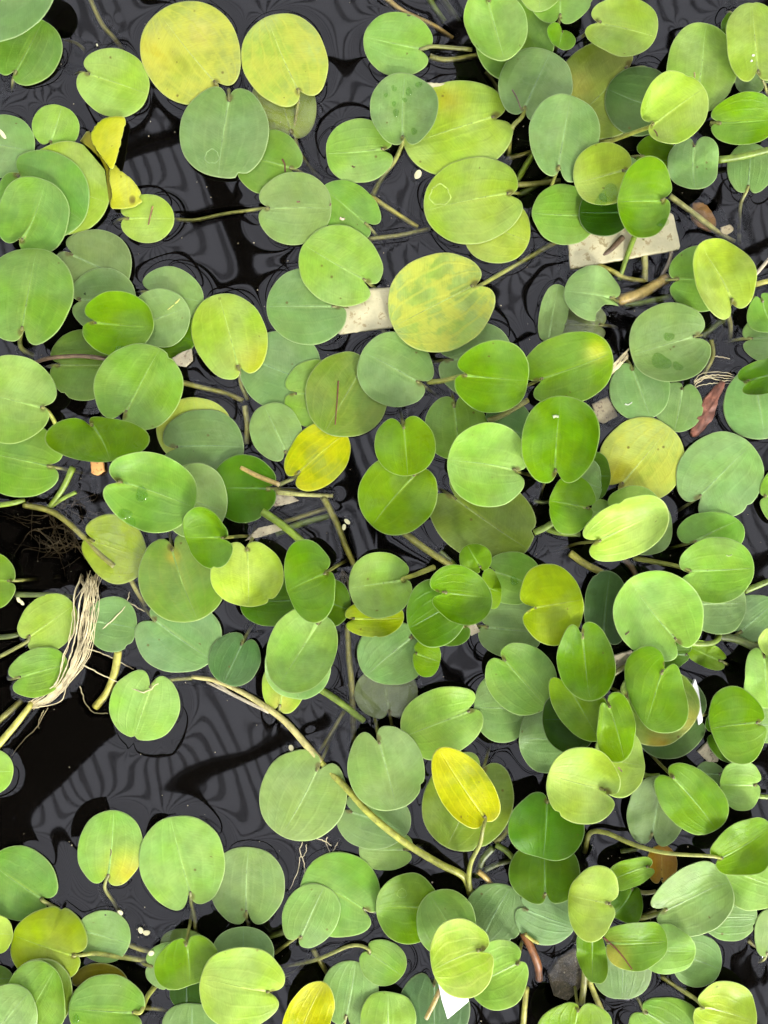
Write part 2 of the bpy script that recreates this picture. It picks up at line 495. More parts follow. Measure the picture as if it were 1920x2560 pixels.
 (75, 1672, 860, 100, 101, None, -17, 'S', 3, 'large sage leaf with damp stains, beside straw-coloured roots', {}),
 (76, 1600, 974, 76, 76, 0, 250, 'S', 1, 'round sage leaf with a white scratch below the damp-stained leaf', {}),
 (77, 1916, 783, 50, 46, 90, 250, 'G', 4, 'small green leaf cut by the photo edge, above its notched neighbour', {}),
 (78, 1915, 846, 58, 58, 0, 180, 'S', 2, 'notched sage leaf at the photo edge below a smaller leaf', {}),
 (80, 1898, 1010, 89, 89, 0, 260, 'S', 0, 'sage floating leaf by the reddish dried leaf at the photo edge', {}),
 (79, 1918, 940, 84, 44, -15, 165, 'D', 4, 'dark glossy leaf with brown rim at the photo edge', {}),
 (82, 252, 1099, 122, 58, 4, -125, 'V', 5, 'kidney-shaped bright green leaf seen edge-on above the orange stub', dict(t=(-80, 34), nd=.35)),
 (83, 380, 1231, 110, 98, 22, 200, 'G', 5, 'large green leaf with wet patches near the drowned yellow leaf', dict(drops=[(355, 1235, 17), (315, 1285, 15), (330, 1305, 12)])),
 (113, 485, 1076, 95, 82, 0, 90, 'Y', 1, 'yellow leaf rim showing behind the big blue-green leaf', dict(mott=.5)),
 (84, 508, 1117, 101, 95, 0, 180, 'B', 2, 'big blue-green leaf with lobed notch above the large wet green leaf', {}),
 (85, 489, 1252, 80, 95, 0, 200, 'S', 3, 'light sage leaf squeezed behind the large wet green leaf', {}),
 (86, 287, 1372, 90, 76, 60, 200, 'U', 0, 'drowned yellow-green leaf at the water surface beside a root tangle', dict(sub=-1.0, col=(172, 206, 60))),
 (87, 456, 1446, 110, 110, 0, 250, 'O', 2, 'large dull olive leaf with a small yellow star in its middle', dict(mott=.15)),
 (88, -12, 1452, 52, 70, 0, 0, 'V', 3, 'bright leaf with two lobes at the photo edge above dark water', {}),
 (89, 690, 1079, 74, 64, 68, 65, 'S', 1, 'small bluish sage leaf beside the bright lemon leaf', {}),
 (91, 607, 1222, 86, 82, -55, 0, 'D', 2, 'dark green leaf under the tan broken stalk', dict(t=(80, 6))),
 (90, 795, 1140, 92, 72, -50, 140, 'W', 1, 'bright lemon-yellow leaf with green midrib', dict(mott=.6, pet=[(735, 1195, 0), (715, 1204, 0), (698, 1212, 0)])),
 (94, 1140, 1070, 80, 80, 0, -95, 'G', 2, 'shaded green leaf with top notch beside the bright heart-shaped leaf', {}),
 (98, 1270, 1072, 62, 70, 0, 200, 'M', 2, 'dark hidden leaf glimpsed between two glossy green leaves', {}),
 (93, 993, 1238, 98, 97, -45, -50, 'V', 4, 'cupped leaf with one light half and one deep green half', dict(fold=.22, t=(160, 6))),
 (92, 1013, 1114, 75, 77, None, -95, 'V', 5, 'bright heart-shaped leaf with deep top notch', dict(nd=.36, nw=.16, fold=.06)),
 (96, 1209, 1296, 137, 106, 28, 215, 'O', 2, 'very large dull leaf under the pale smooth leaf with side notch', {}),
 (95, 1218, 1164, 100, 104, None, 8, 'H', 5, 'pale smooth green leaf with side notch on top of a very large dull leaf', dict(cup=.05)),
 (97, 1394, 1101, 112, 90, 100, 95, 'V', 6, 'tall bright oval leaf with a small white fleck', dict(t=(190, 8))),
 (102, 1485, 1190, 42, 62, 0, 180, 'D', 3, 'dark sliver of leaf beside the yellow mottled leaf', {}),
 (101, 1464, 1206, 42, 60, 0, 200, 'S', 4, 'thin pale leaf lobe over the dark sliver by the yellow mottled leaf', {}),
 (100, 1428, 1262, 56, 76, 10, 10, 'V', 5, 'bright leaf with side notch under the tall bright oval leaf', dict(nd=.3, nw=.12)),
 (103, 1605, 1150, 108, 104, None, 130, 'Y', 1, 'pale yellow mottled leaf with bands, half awash', dict(mott=.7, sp=.6)),
 (104, 1697, 1017, 61, 61, 0, 280, 'S', 0, 'small sage leaf touching the reddish dried leaf', {}),
 (105, 1801, 1188, 108, 106, -45, 135, 'S', 1, 'large flat sage leaf with dark stalk stub at its notch', {}),
 (106, 1945, 1240, 45, 70, 0, 180, 'G', 1, 'sliver of leaf at the photo edge beside the large flat sage leaf', {}),
 (110, 1502, 1280, 26, 32, 0, 0, 'G', 4, 'tiny leaf lobe beside the tilted yellow-green leaf', {}),
 (108, 1610, 1316, 74, 71, 0, 180, 'S', 3, 'sage leaf behind the tilted yellow-green leaf', {}),
 (109, 1584, 1279, 72, 64, 0, 190, 'G', 4, 'green lobe between the yellow mottled leaf and the tilted leaf', {}),
 (107, 1563, 1322, 108, 74, -25, 155, 'L', 6, 'tilted glowing yellow-green leaf with bright upper rim', dict(t=(65, 14), fold=.08)),
 (111, 1779, 1333, 84, 54, 0, 155, 'G', 3, 'shiny folded leaf behind the leaf on a straight green stalk', dict(fold=.15)),
 (112, 1788, 1424, 98, 82, None, 178, 'G', 5, 'broad green leaf on a straight green stalk', dict(pet=[(1695, 1416, 25), (1640, 1405, 10), (1585, 1395, -2)])),
 (115, 120, 1558, 80, 66, -48, 145, 'L', 1, 'yellow-green leaf with curled rim and pale straw stalk beside the root bundle', dict(pet=[(68, 1604, 2), (30, 1625, 1), (-20, 1652, -3)])),
 (116, 97, 1680, 77, 59, -25, 165, 'G', 2, 'folded two-shade leaf below the curled leaf beside the root bundle', dict(fold=.10)),
 (117, 282, 1560, 62, 70, 0, 190, 'B', 1, 'shiny grey-green leaf crossed by a pale root thread', dict(cup=.08)),
 (118, 447, 1592, 108, 90, 0, 215, 'S', 1, 'wide sage floating leaf under the large dull olive leaf', {}),
 (119, 361, 1764, 87, 88, None, -72, 'H', 0, 'round light leaf with wedge notch, alone over the ribbed reflection', dict(nd=.42, nw=.14, pet=[(392, 1706, 0), (440, 1698, -1), (480, 1695, -2)])),
 (123, 680, 1500, 82, 66, 0, 0, 'D', 2, 'shaded leaf below the glowing lime round leaf', {}),
 (120, 619, 1436, 81, 95, 90, -90, 'L', 5, 'glowing lime round leaf with dark top notch', dict(nd=.2, t=(90, 9))),
 (129, 520, 1344, 80, 56, 65, 0, 'V', 6, 'bright leaf with side notch overlapping the glowing lime round leaf', dict(nd=.3)),
 (122, 820, 1506, 57, 61, 0, 200, 'D', 3, 'dark leaf behind the tall glossy green leaf', {}),
 (125, 745, 1664, 82, 86, 0, -90, 'S', 3, 'sage crescent under the large smooth light leaf', {}),
 (126, 708, 1716, 54, 66, 0, 100, 'L', 2, 'small yellowish leaf at the lower end of a three-leaf stack by the runner', {}),
 (124, 755, 1620, 103, 86, -70, -58, 'H', 5, 'large smooth light leaf with dark notch under the tall glossy leaf', {}),
 (121, 774, 1451, 62, 106, -12, -25, 'V', 6, 'tall glossy green leaf with a hooked notch', dict(t=(190, 13), nd=.3)),
 (127, 586, 1649, 66, 65, None, -65, 'M', 1, 'small dark sage leaf just above the start of the long runner', {}),
 (131, 935, 1546, 75, 46, -4, 180, 'U', 3, 'olive-yellow leaf side showing under the pale round leaf', dict(mott=.4)),
 (130, 950, 1460, 79, 80, None, -8, 'H', 5, 'pale round leaf with stalk joining at its side notch', dict(pet=[(1008, 1447, 25), (1040, 1436, 12), (1085, 1418, 0)])),
 (132, 980, 1634, 88, 79, 0, -40, 'S', 1, 'sage leaf below the olive-yellow leaf side', {}),
 (133, 965, 1732, 80, 64, 0, 80, 'S', 0, 'ghostly drowned leaf under rippled water', dict(sub=-5, col=(160, 180, 128))),
 (140, 1067, 1643, 35, 50, 0, 200, 'V', 3, 'small bright leaf hanging below the cupped dark pair', {}),
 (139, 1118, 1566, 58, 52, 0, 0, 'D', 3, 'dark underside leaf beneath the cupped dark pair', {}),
 (138, 1090, 1531, 74, 87, 0, -30, 'D', 5, 'deep green leaf with bright rim, lower of the cupped pair', dict(cup=.10, t=(60, 8))),
 (136, 1188, 1396, 36, 42, 90, 60, 'V', 5, 'small bright upright leaf above the cupped dark pair', {}),
 (137, 1150, 1485, 84, 66, 38, 187, 'V', 6, 'backlit leaf with spiral notch, upper of the cupped pair', dict(cup=.12, nd=.42, nw=.12, t=(30, 10))),
 (114, 1228, 1472, 24, 52, -10, 200, 'V', 4, 'narrow bright leaf strip behind the backlit spiral leaf', {}),
 (141, 1282, 1446, 72, 66, 0, 200, 'G', 3, 'green leaf with a dark oval wet mark beside the golden lime leaf', dict(drops=[(1285, 1452, 11)])),
 (142, 1278, 1573, 82, 72, None, 185, 'S', 2, 'sage leaf with red-brown notch below the golden lime leaf', {}),
 (143, 1378, 1512, 76, 104, -8, 168, 'U', 6, 'golden lime heart leaf tilted up with a thin bright rim', dict(nd=.48, nw=.16, t=(175, 12))),
 (155, 1514, 1520, 56, 94, 0, 95, 'M', 3, 'dark oval leaf behind the golden lime heart leaf', {}),
 (154, 1453, 1958, 86, 99, 0, 15, 'L', 6, 'pale lime leaf with deep side notch next to a bright crescent', dict(nd=.3)),
 (146, 1255, 1768, 70, 90, 0, 0, 'S', 2, 'sage leaf behind the shaded heart-notched leaf', {}),
 (145, 1303, 1696, 92, 84, None, 228, 'G', 4, 'shaded green leaf with heart notch at upper left', {}),
 (149, 1370, 1846, 74, 86, 0, 0, 'B', 3, 'grey-green leaf over black water beside the very dark oval leaf', {}),
 (150, 1420, 1798, 66, 76, 0, 0, 'K', 4, 'very dark oval leaf under a bright slanting leaf', {}),
 (151, 1447, 1762, 100, 58, 58, 240, 'V', 5, 'bright slanting leaf beneath the glossy oval leaf with top notch', dict(t=(150, 12))),
 (152, 1538, 1820, 48, 88, 0, -105, 'V', 5, 'bright green leaf with brown top notch beside a yellow-green crescent', dict(t=(180, 10))),
 (144, 1460, 1648, 95, 68, None, -95, 'V', 6, 'glossy oval leaf with top notch beside the deep heart leaf', dict(fold=.08)),
 (153, 1546, 1901, 62, 87, 0, 190, 'L', 4, 'yellow-green crescent behind the pale lime leaf', {}),
 (147, 1105, 1804, 104, 87, -28, -20, 'H', 3, 'light broad leaf above the pointed yellow leaf', {}),
 (148, 965, 1921, 103, 97, None, -105, 'S', 4, 'sage leaf with neat top notch beside the long runner', {}),
 (156, 1639, 1536, 116, 107, 38, 52, 'H', 5, 'largest pale green leaf with pale midrib, above the deep heart leaf', {}),
 (157, 1790, 1510, 78, 74, 0, 180, 'S', 4, 'sage leaf tucked under the broad leaf on a straight stalk', {}),
 (158, 1892, 1546, 76, 60, 0, 140, 'B', 1, 'grey-green leaf at the photo edge behind a green stem', {}),
 (159, 1765, 1636, 62, 30, 25, 25, 'V', 3, 'small curled yellow-green leaf under a looped stalk', {}),
 (160, 1682, 1636, 48, 34, -20, 0, 'D', 3, 'dark leaf fragment under the largest pale green leaf', {}),
 (163, 1672, 1790, 95, 108, 0, 0, 'M', 2, 'dark grey leaf under the leaf with a rusty yellow rim', {}),
 (162, 1640, 1765, 100, 98, 0, 200, 'O', 3, 'dull leaf with a rusty yellow rim behind the deep heart leaf', dict(mott=.4, sp=1)),
 (161, 1641, 1722, 110, 70, 72, -72, 'V', 6, 'deep heart leaf with pointed tip beside the white splinter', dict(nd=.44, nw=.16, pt=.05, fold=.06)),
 (165, 1828, 1832, 60, 74, 0, 180, 'D', 3, 'dark crescent behind the oval leaf with curled side notch', {}),
 (164, 1845, 1813, 66, 97, -8, -10, 'V', 5, 'oval green leaf with curled side notch near the photo edge', dict(t=(200, 10))),
 (167, 1920, 1812, 42, 46, 0, 0, 'S', 2, 'sage sliver at the photo edge behind the oval leaf with curled notch', {}),
 (1661, 1925, 1603, 32, 34, 0, 90, 'L', 5, 'yellowish leaf tip at the photo edge over a light round leaf', {}),
 (166, 1916, 1694, 62, 78, 0, -95, 'H', 4, 'light round leaf at the photo edge below a yellowish tip', {}),
 (168, -20, 1929, 52, 57, 0, 180, 'H', 2, 'light leaf edge entering from the side beside wide dark water', {}),
 (169, 48, 2208, 95, 91, 35, 35, 'G', 1, 'green leaf with broad pale midrib near the lower left corner', dict(fold=.05, pet=[(108, 2252, 4), (150, 2276, -2), (205, 2308, -8)])),
 (170, 276, 2121, 95, 81, -80, 95, 'H', 0, 'light floating leaf with one yellow lower lobe', dict(pet=[(264, 2205, 0), (264, 2225, -2), (288, 2260, -5), (308, 2300, -10)])),
 (171, 455, 2156, 117, 107, 78, 75, 'H', 1, 'large light floating leaf with strong midrib, beside the yellow-lobed leaf', dict(pet=[(478, 2258, 0), (486, 2290, -3), (490, 2330, -8)])),
 (172, 618, 2214, 98, 94, None, 92, 'S', 0, 'sage floating leaf with brown dots along its lower edge', dict(sp=.5)),
 (173, 757, 1990, 113, 108, -70, -62, 'S', 2, 'large smooth sage leaf whose notch meets the long runner', {}),
 (174, 935, 2051, 92, 72, 0, 200, 'B', 1, 'blue-grey leaf lying under the long runner', {}),
 (175, 965, 2124, 68, 53, 0, 0, 'S', 0, 'small sage leaf below the blue-grey leaf under the runner', {}),
 (176, 850, 2237, 101, 107, 0, 30, 'G', 1, 'wide green leaf behind a smaller pointed sage leaf', {}),
 (177, 777, 2288, 82, 69, -60, 115, 'S', 2, 'pointed sage leaf lying on the wide green leaf', dict(pet=[(742, 2342, 2), (712, 2364, -3), (688, 2382, -8)])),
 (180, 1169, 2006, 122, 113, None, -65, 'O', 2, 'large pale olive leaf under the pointed yellow leaf', {}),
 (179, 1163, 1970, 116, 64, 55, 57, 'W', 6, 'pointed bright yellow leaf on a curved stalk', dict(mott=.5, pt=.08, nd=.14, t=(20, 12), pet=[(1207, 2075, 40), (1200, 2110, 34), (1178, 2155, 24), (1172, 2195, 10), (1176, 2235, -5)])),
 (182, 1362, 2183, 91, 73, 0, 90, 'D', 4, 'dark glossy leaf, lower of the two stacked deep green leaves', dict(t=(270, 8))),
 (181, 1365, 2067, 97, 80, 0, -85, 'D', 5, 'dark glossy leaf with top notch, upper of the two deep green leaves', dict(t=(270, 8))),
 (185, 1238, 2286, 76, 78, 0, 120, 'B', 2, 'blue-grey leaf behind the yellow-lime round leaf', {}),
 (186, 1365, 2292, 76, 71, 0, 200, 'B', 2, 'blue-grey leaf under a thin pointed leaf below the deep green pair', {}),
 (183, 1018, 2268, 78, 88, 0, 0, 'V', 3, 'olive-bright leaf with a faint ring mark', dict(t=(180, 6))),
 (184, 1115, 2304, 74, 85, 0, 60, 'G', 4, 'upright leaf with shaded centre behind the yellow-lime round leaf', dict(cup=.15)),
 (221, 1085, 2524, 90, 92, 0, -90, 'M', 1, 'dark blue-grey leaf beneath the white triangular tag', {}),
 (188, 1240, 2433, 80, 82, 0, -25, 'H', 5, 'light leaf next to the white tag, under the yellow-lime leaf', {}),
 (187, 1153, 2390, 78, 101, -8, -22, 'L', 6, 'yellow-lime round leaf with side notch above the white triangular tag', dict(nd=.3, mott=.5)),
 (192, 1640, 2027, 90, 74, None, 100, 'B', 3, 'dark glossy grey-green leaf with low notch above the long arched stalk', dict(fold=.1)),
 (195, 1775, 1935, 36, 30, 20, 0, 'B', 2, 'small grey-green leaf behind the broad folded bright leaf', {}),
 (193, 1728, 1998, 104, 73, 45, 230, 'V', 5, 'broad folded bright leaf with upper notch beside the dark glossy leaf', dict(fold=.12)),
 (194, 1852, 1963, 51, 64, 0, 0, 'H', 4, 'small light leaf with ragged side notch near the photo edge', {}),
 (200, 1655, 2162, 38, 50, 0, 90, 'Y', 1, 'orange-brown dying leaf under the long arched stalk', dict(col=(196, 150, 40), sp=1)),
 (190, 1576, 2180, 62, 40, -20, -20, 'V', 4, 'small bright leaf behind the folded lime leaf', {}),
 (191, 1560, 2257, 50, 46, 0, -50, 'D', 3, 'glossy dark green leaf beside the folded lime leaf', dict(t=(270, 10))),
 (199, 1825, 2292, 68, 61, 0, 180, 'S', 2, 'sage leaf behind the large pale leaf with dark notch', {}),
 (198, 1886, 2197, 85, 76, 0, 200, 'H', 3, 'light leaf at the photo edge under the leaf on the arched stalk', {}),
 (196, 1858, 2112, 88, 64, -30, 150, 'V', 5, 'bright leaf held by a long arched yellow stalk', dict(pet=[(1775, 2140, 30), (1700, 2136, 28), (1640, 2128, 24), (1575, 2108, 16), (1515, 2082, 8), (1475, 2083, 2), (1462, 2130, -10)])),
 (197, 1728, 2243, 103, 90, -32, 155, 'S', 4, 'large pale leaf with dark notch below the long arched stalk', dict(pet=[(1650, 2282, 10), (1620, 2291, 2), (1590, 2296, -6)])),
 (189, 1482, 2251, 56, 98, 12, 5, 'L', 6, 'folded lime leaf with wavy side notch standing upright', dict(nd=.3, nw=.2, t=(180, 14))),
 (222, 1478, 2382, 36, 70, -8, -90, 'V', 5, 'narrow bright leaf hanging below the folded lime leaf', dict(t=(180, 15))),
 (226, 1555, 2430, 74, 70, 0, -90, 'B', 1, 'blue-grey leaf with pale midrib under the red-veined leaf', {}),
 (224, 1666, 2375, 70, 61, 0, 180, 'H', 4, 'pale leaf overlapped by the red-veined leaf', {}),
 (225, 1742, 2402, 64, 66, 0, 200, 'S', 2, 'round sage leaf at the end of the row from the red-veined leaf', {}),
 (223, 1592, 2358, 82, 60, None, 180, 'V', 6, 'bright folded leaf with a red-brown vein and yellow strip', dict(fold=.12, nd=.1)),
 (202, 118, 2368, 92, 92, None, 18, 'V', 3, 'big lime leaf with pale stalk near the lower left corner', dict(col=(172, 196, 52), pet=[(200, 2388, 8), (240, 2384, 4), (300, 2392, 1), (372, 2401, -5)])),
 (203, 260, 2342, 66, 66, 0, 195, 'S', 1, 'sage leaf crossed by the lime leaf’s pale stalk', {}),
 (204, -16, 2336, 49, 50, 0, 180, 'L', 3, 'light leaf edge beside the big lime leaf', {}),
 (208, -10, 2446, 42, 32, 0, 180, 'D', 2, 'dark leaf edge below the big lime leaf', {}),
 (205, 104, 2482, 78, 90, 0, 120, 'O', 3, 'olive crescent rim around an oval leaf in the lower left corner', {}),
 (206, 92, 2500, 78, 93, 0, 120, 'G', 4, 'oval green leaf inside an olive crescent, lower left corner', {}),
 (207, 25, 2536, 70, 74, 0, 130, 'S', 5, 'sage leaf with a pale hooked root thread in the corner', {}),
 (210, 250, 2466, 72, 58, 0, 180, 'O', 1, 'brownish olive leaf behind the leaf crossed by a thread', dict(col=(140, 138, 30))),
 (209, 267, 2526, 92, 89, 0, 5, 'G', 4, 'green leaf crossed by a curved pale thread', dict(pet=[(352, 2530, 15), (368, 2492, 6), (388, 2465, -2)], drops=[(193, 2545, 10)])),
 (2121, 455, 2362, 55, 40, 0, 90, 'S', 0, 'pale half-drowned leaf above the curled bright leaf', dict(sub=-3)),
 (212, 421, 2416, 58, 60, 0, 180, 'S', 2, 'sage leaf peeking from under the curled bright leaf', {}),
 (213, 610, 2376, 78, 64, 0, 90, 'B', 2, 'dark shiny leaf between the brown-dotted leaf and the biggest lime leaf', dict(cup=.2)),
 (216, 466, 2482, 42, 42, 0, 90, 'K', 1, 'very dark small leaf under the biggest lime leaf', {}),
 (211, 470, 2400, 84, 60, -22, -95, 'V', 4, 'curled bright leaf with waved top edge', dict(fold=.2, nd=.3)),
 (215, 480, 2562, 76, 54, 0, 90, 'B', 2, 'blue-grey leaf under the biggest lime leaf at the lower edge', {}),
 (214, 603, 2470, 104, 104, None, 12, 'L', 5, 'biggest lime leaf with hooked side notch at the lower edge', {}),
 (218, 875, 2483, 72, 81, 0, 100, 'S', 1, 'sage leaf with a dark notch behind the upright yellow leaf', {}),
 (217, 771, 2540, 92, 58, -65, 115, 'W', 4, 'upright bright yellow leaf at the lower edge', dict(mott=.6, pt=.05, fold=.15)),
 (219, 970, 2546, 70, 66, 0, 90, 'H', 3, 'light leaf at the lower edge beside the dark blue-grey leaf', {}),
 (220, 958, 2407, 58, 57, None, 215, 'G', 2, 'small spotted green leaf on a long arched pale stalk', dict(sp=.6, pet=[(922, 2374, 4), (900, 2364, 3), (870, 2366, 2), (830, 2383, 0), (780, 2402, -2), (705, 2415, -8)])),
 (229, 1436, 2566, 95, 62, 0, -80, 'V', 4, 'bright leaf with pale notch at the lower edge under two stems', {}),
 (227, 1665, 2566, 92, 72, 0, 215, 'G', 2, 'green leaf with upper notch at the lower edge', dict(pet=[(1612, 2532, 2), (1600, 2505, 0), (1588, 2488, -4)])),
 (228, 1808, 2527, 78, 84, 0, 195, 'L', 3, 'yellow-green leaf overlapping a green leaf in the lower right corner', dict(pet=[(1742, 2500, 5), (1700, 2472, -2), (1650, 2438, -6)])),
 (230, 1926, 2336, 40, 64, 0, 100, 'S', 2, 'sage leaf cut by the photo edge in the lower right', {}),
]

PATCH = {170: [(318, 2188, 55, (226, 226, 84))], 25: [(1440, 218, 40, (196, 202, 78)), (1560, 150, 60, (168, 184, 80))], 67: [(1488, 880, 24, (206, 220, 72))], 223: [(1525, 2392, 34, (226, 220, 60))],
         162: [(1640, 1858, 30, (212, 184, 66)), (1722, 1800, 34, (186, 184, 60))], 4: [(390, 130, 50, (236, 232, 90)), (500, 90, 40, (234, 232, 92))], 58: [(640, 900, 50, (214, 226, 74))], 103: [(1540, 1190, 50, (224, 222, 80))],
         87: [(432, 1392, 16, (210, 200, 60))], 126: [(700, 1760, 30, (220, 222, 110))], 21: [(1120, 250, 40, (206, 214, 70))], 217: [(740, 2550, 30, (170, 190, 20))], 90: [(790, 1150, 26, (172, 194, 70))], 179: [(1200, 1950, 34, (150, 172, 10)), (1110, 1900, 30, (196, 196, 6))]}
SCAR = {61: [([(846, 952), (843, 1000), (838, 1062)], 2.2, (120, 74, 40))], 15: [([(706, 398), (712, 412), (713, 430)], 2.6, (104, 62, 34))], 14: [([(382, 516), (376, 540), (371, 562)], 2.6, (176, 140, 84))],
        24: [([(1280, 226), (1292, 245), (1302, 275)], 2.0, (150, 120, 100))], 223: [([(1510, 2346), (1545, 2375), (1574, 2412)], 2.2, (140, 70, 40))], 17: [([(850, 545), (856, 548), (862, 546)], 3.4, (222, 206, 170))],
        76: [([(1562, 1010), (1570, 1012), (1580, 1006)], 1.8, (225, 228, 200))], 97: [([(1383, 1042), (1390, 1040), (1397, 1042)], 4.0, (214, 226, 170))], 36: [([(1881, 137), (1884, 138), (1887, 137)], 3.0, (235, 232, 215)), ([(1878, 150), (1880, 151), (1882, 150)], 3.0, (235, 232, 215))],
        46: [([(212, 733), (213, 734), (214, 733)], 4.0, (70, 100, 20))], 49: [([(440, 760), (446, 756), (452, 750)], 2.4, (214, 220, 110)), ([(420, 775), (430, 768), (437, 764)], 1.8, (200, 212, 104))],
        20: [([(880, 415), (884, 418), (888, 417)], 1.8, (120, 90, 40))], 35: [([(1634, 325), (1640, 335), (1640, 345)], 2.2, (140, 100, 60))], 112: [([(1815, 1388), (1822, 1390), (1830, 1386)], 1.5, (190, 216, 130))], 34: [([(1735, 182), (1736, 190), (1735, 198)], 2.2, (190, 176, 110))],
        156: [([(1555, 1582), (1560, 1580), (1566, 1576)], 2.4, (120, 104, 60))], 170: [([(277, 2122), (278, 2130), (276, 2140)], 1.8, (120, 96, 54))], 16: [([(742, 504), (746, 505), (750, 503)], 2.2, (150, 110, 80)), ([(824, 515), (826, 512), (827, 508)], 1.8, (130, 90, 70))],
        18: [([(1018, 38), (1022, 40), (1026, 39)], 1.6, (90, 70, 40))], 203: [([(262, 2286), (264, 2288), (266, 2287)], 2, (90, 90, 50))], 88: [], 154: [([(1532, 1903), (1536, 1908), (1540, 1912)], 2.4, (196, 170, 110))]}
ALB = 1.75          # how much brighter the exposed picture shows a surface than its own albedo
TIER_MM = [2.1, 2.1, 2.6, 6.5, 14.0, 25.0, 40.0]
GRES, GOFF = 4, 240
HM = np.full(((2560 + 2 * GOFF) // GRES, (1920 + 2 * GOFF) // GRES), -1.0)
UNDER = []          # points of things close under the surface
FLOATERS = []       # leaves that touch the water, for the meniscus
PIERCE = []         # places where stems break the surface


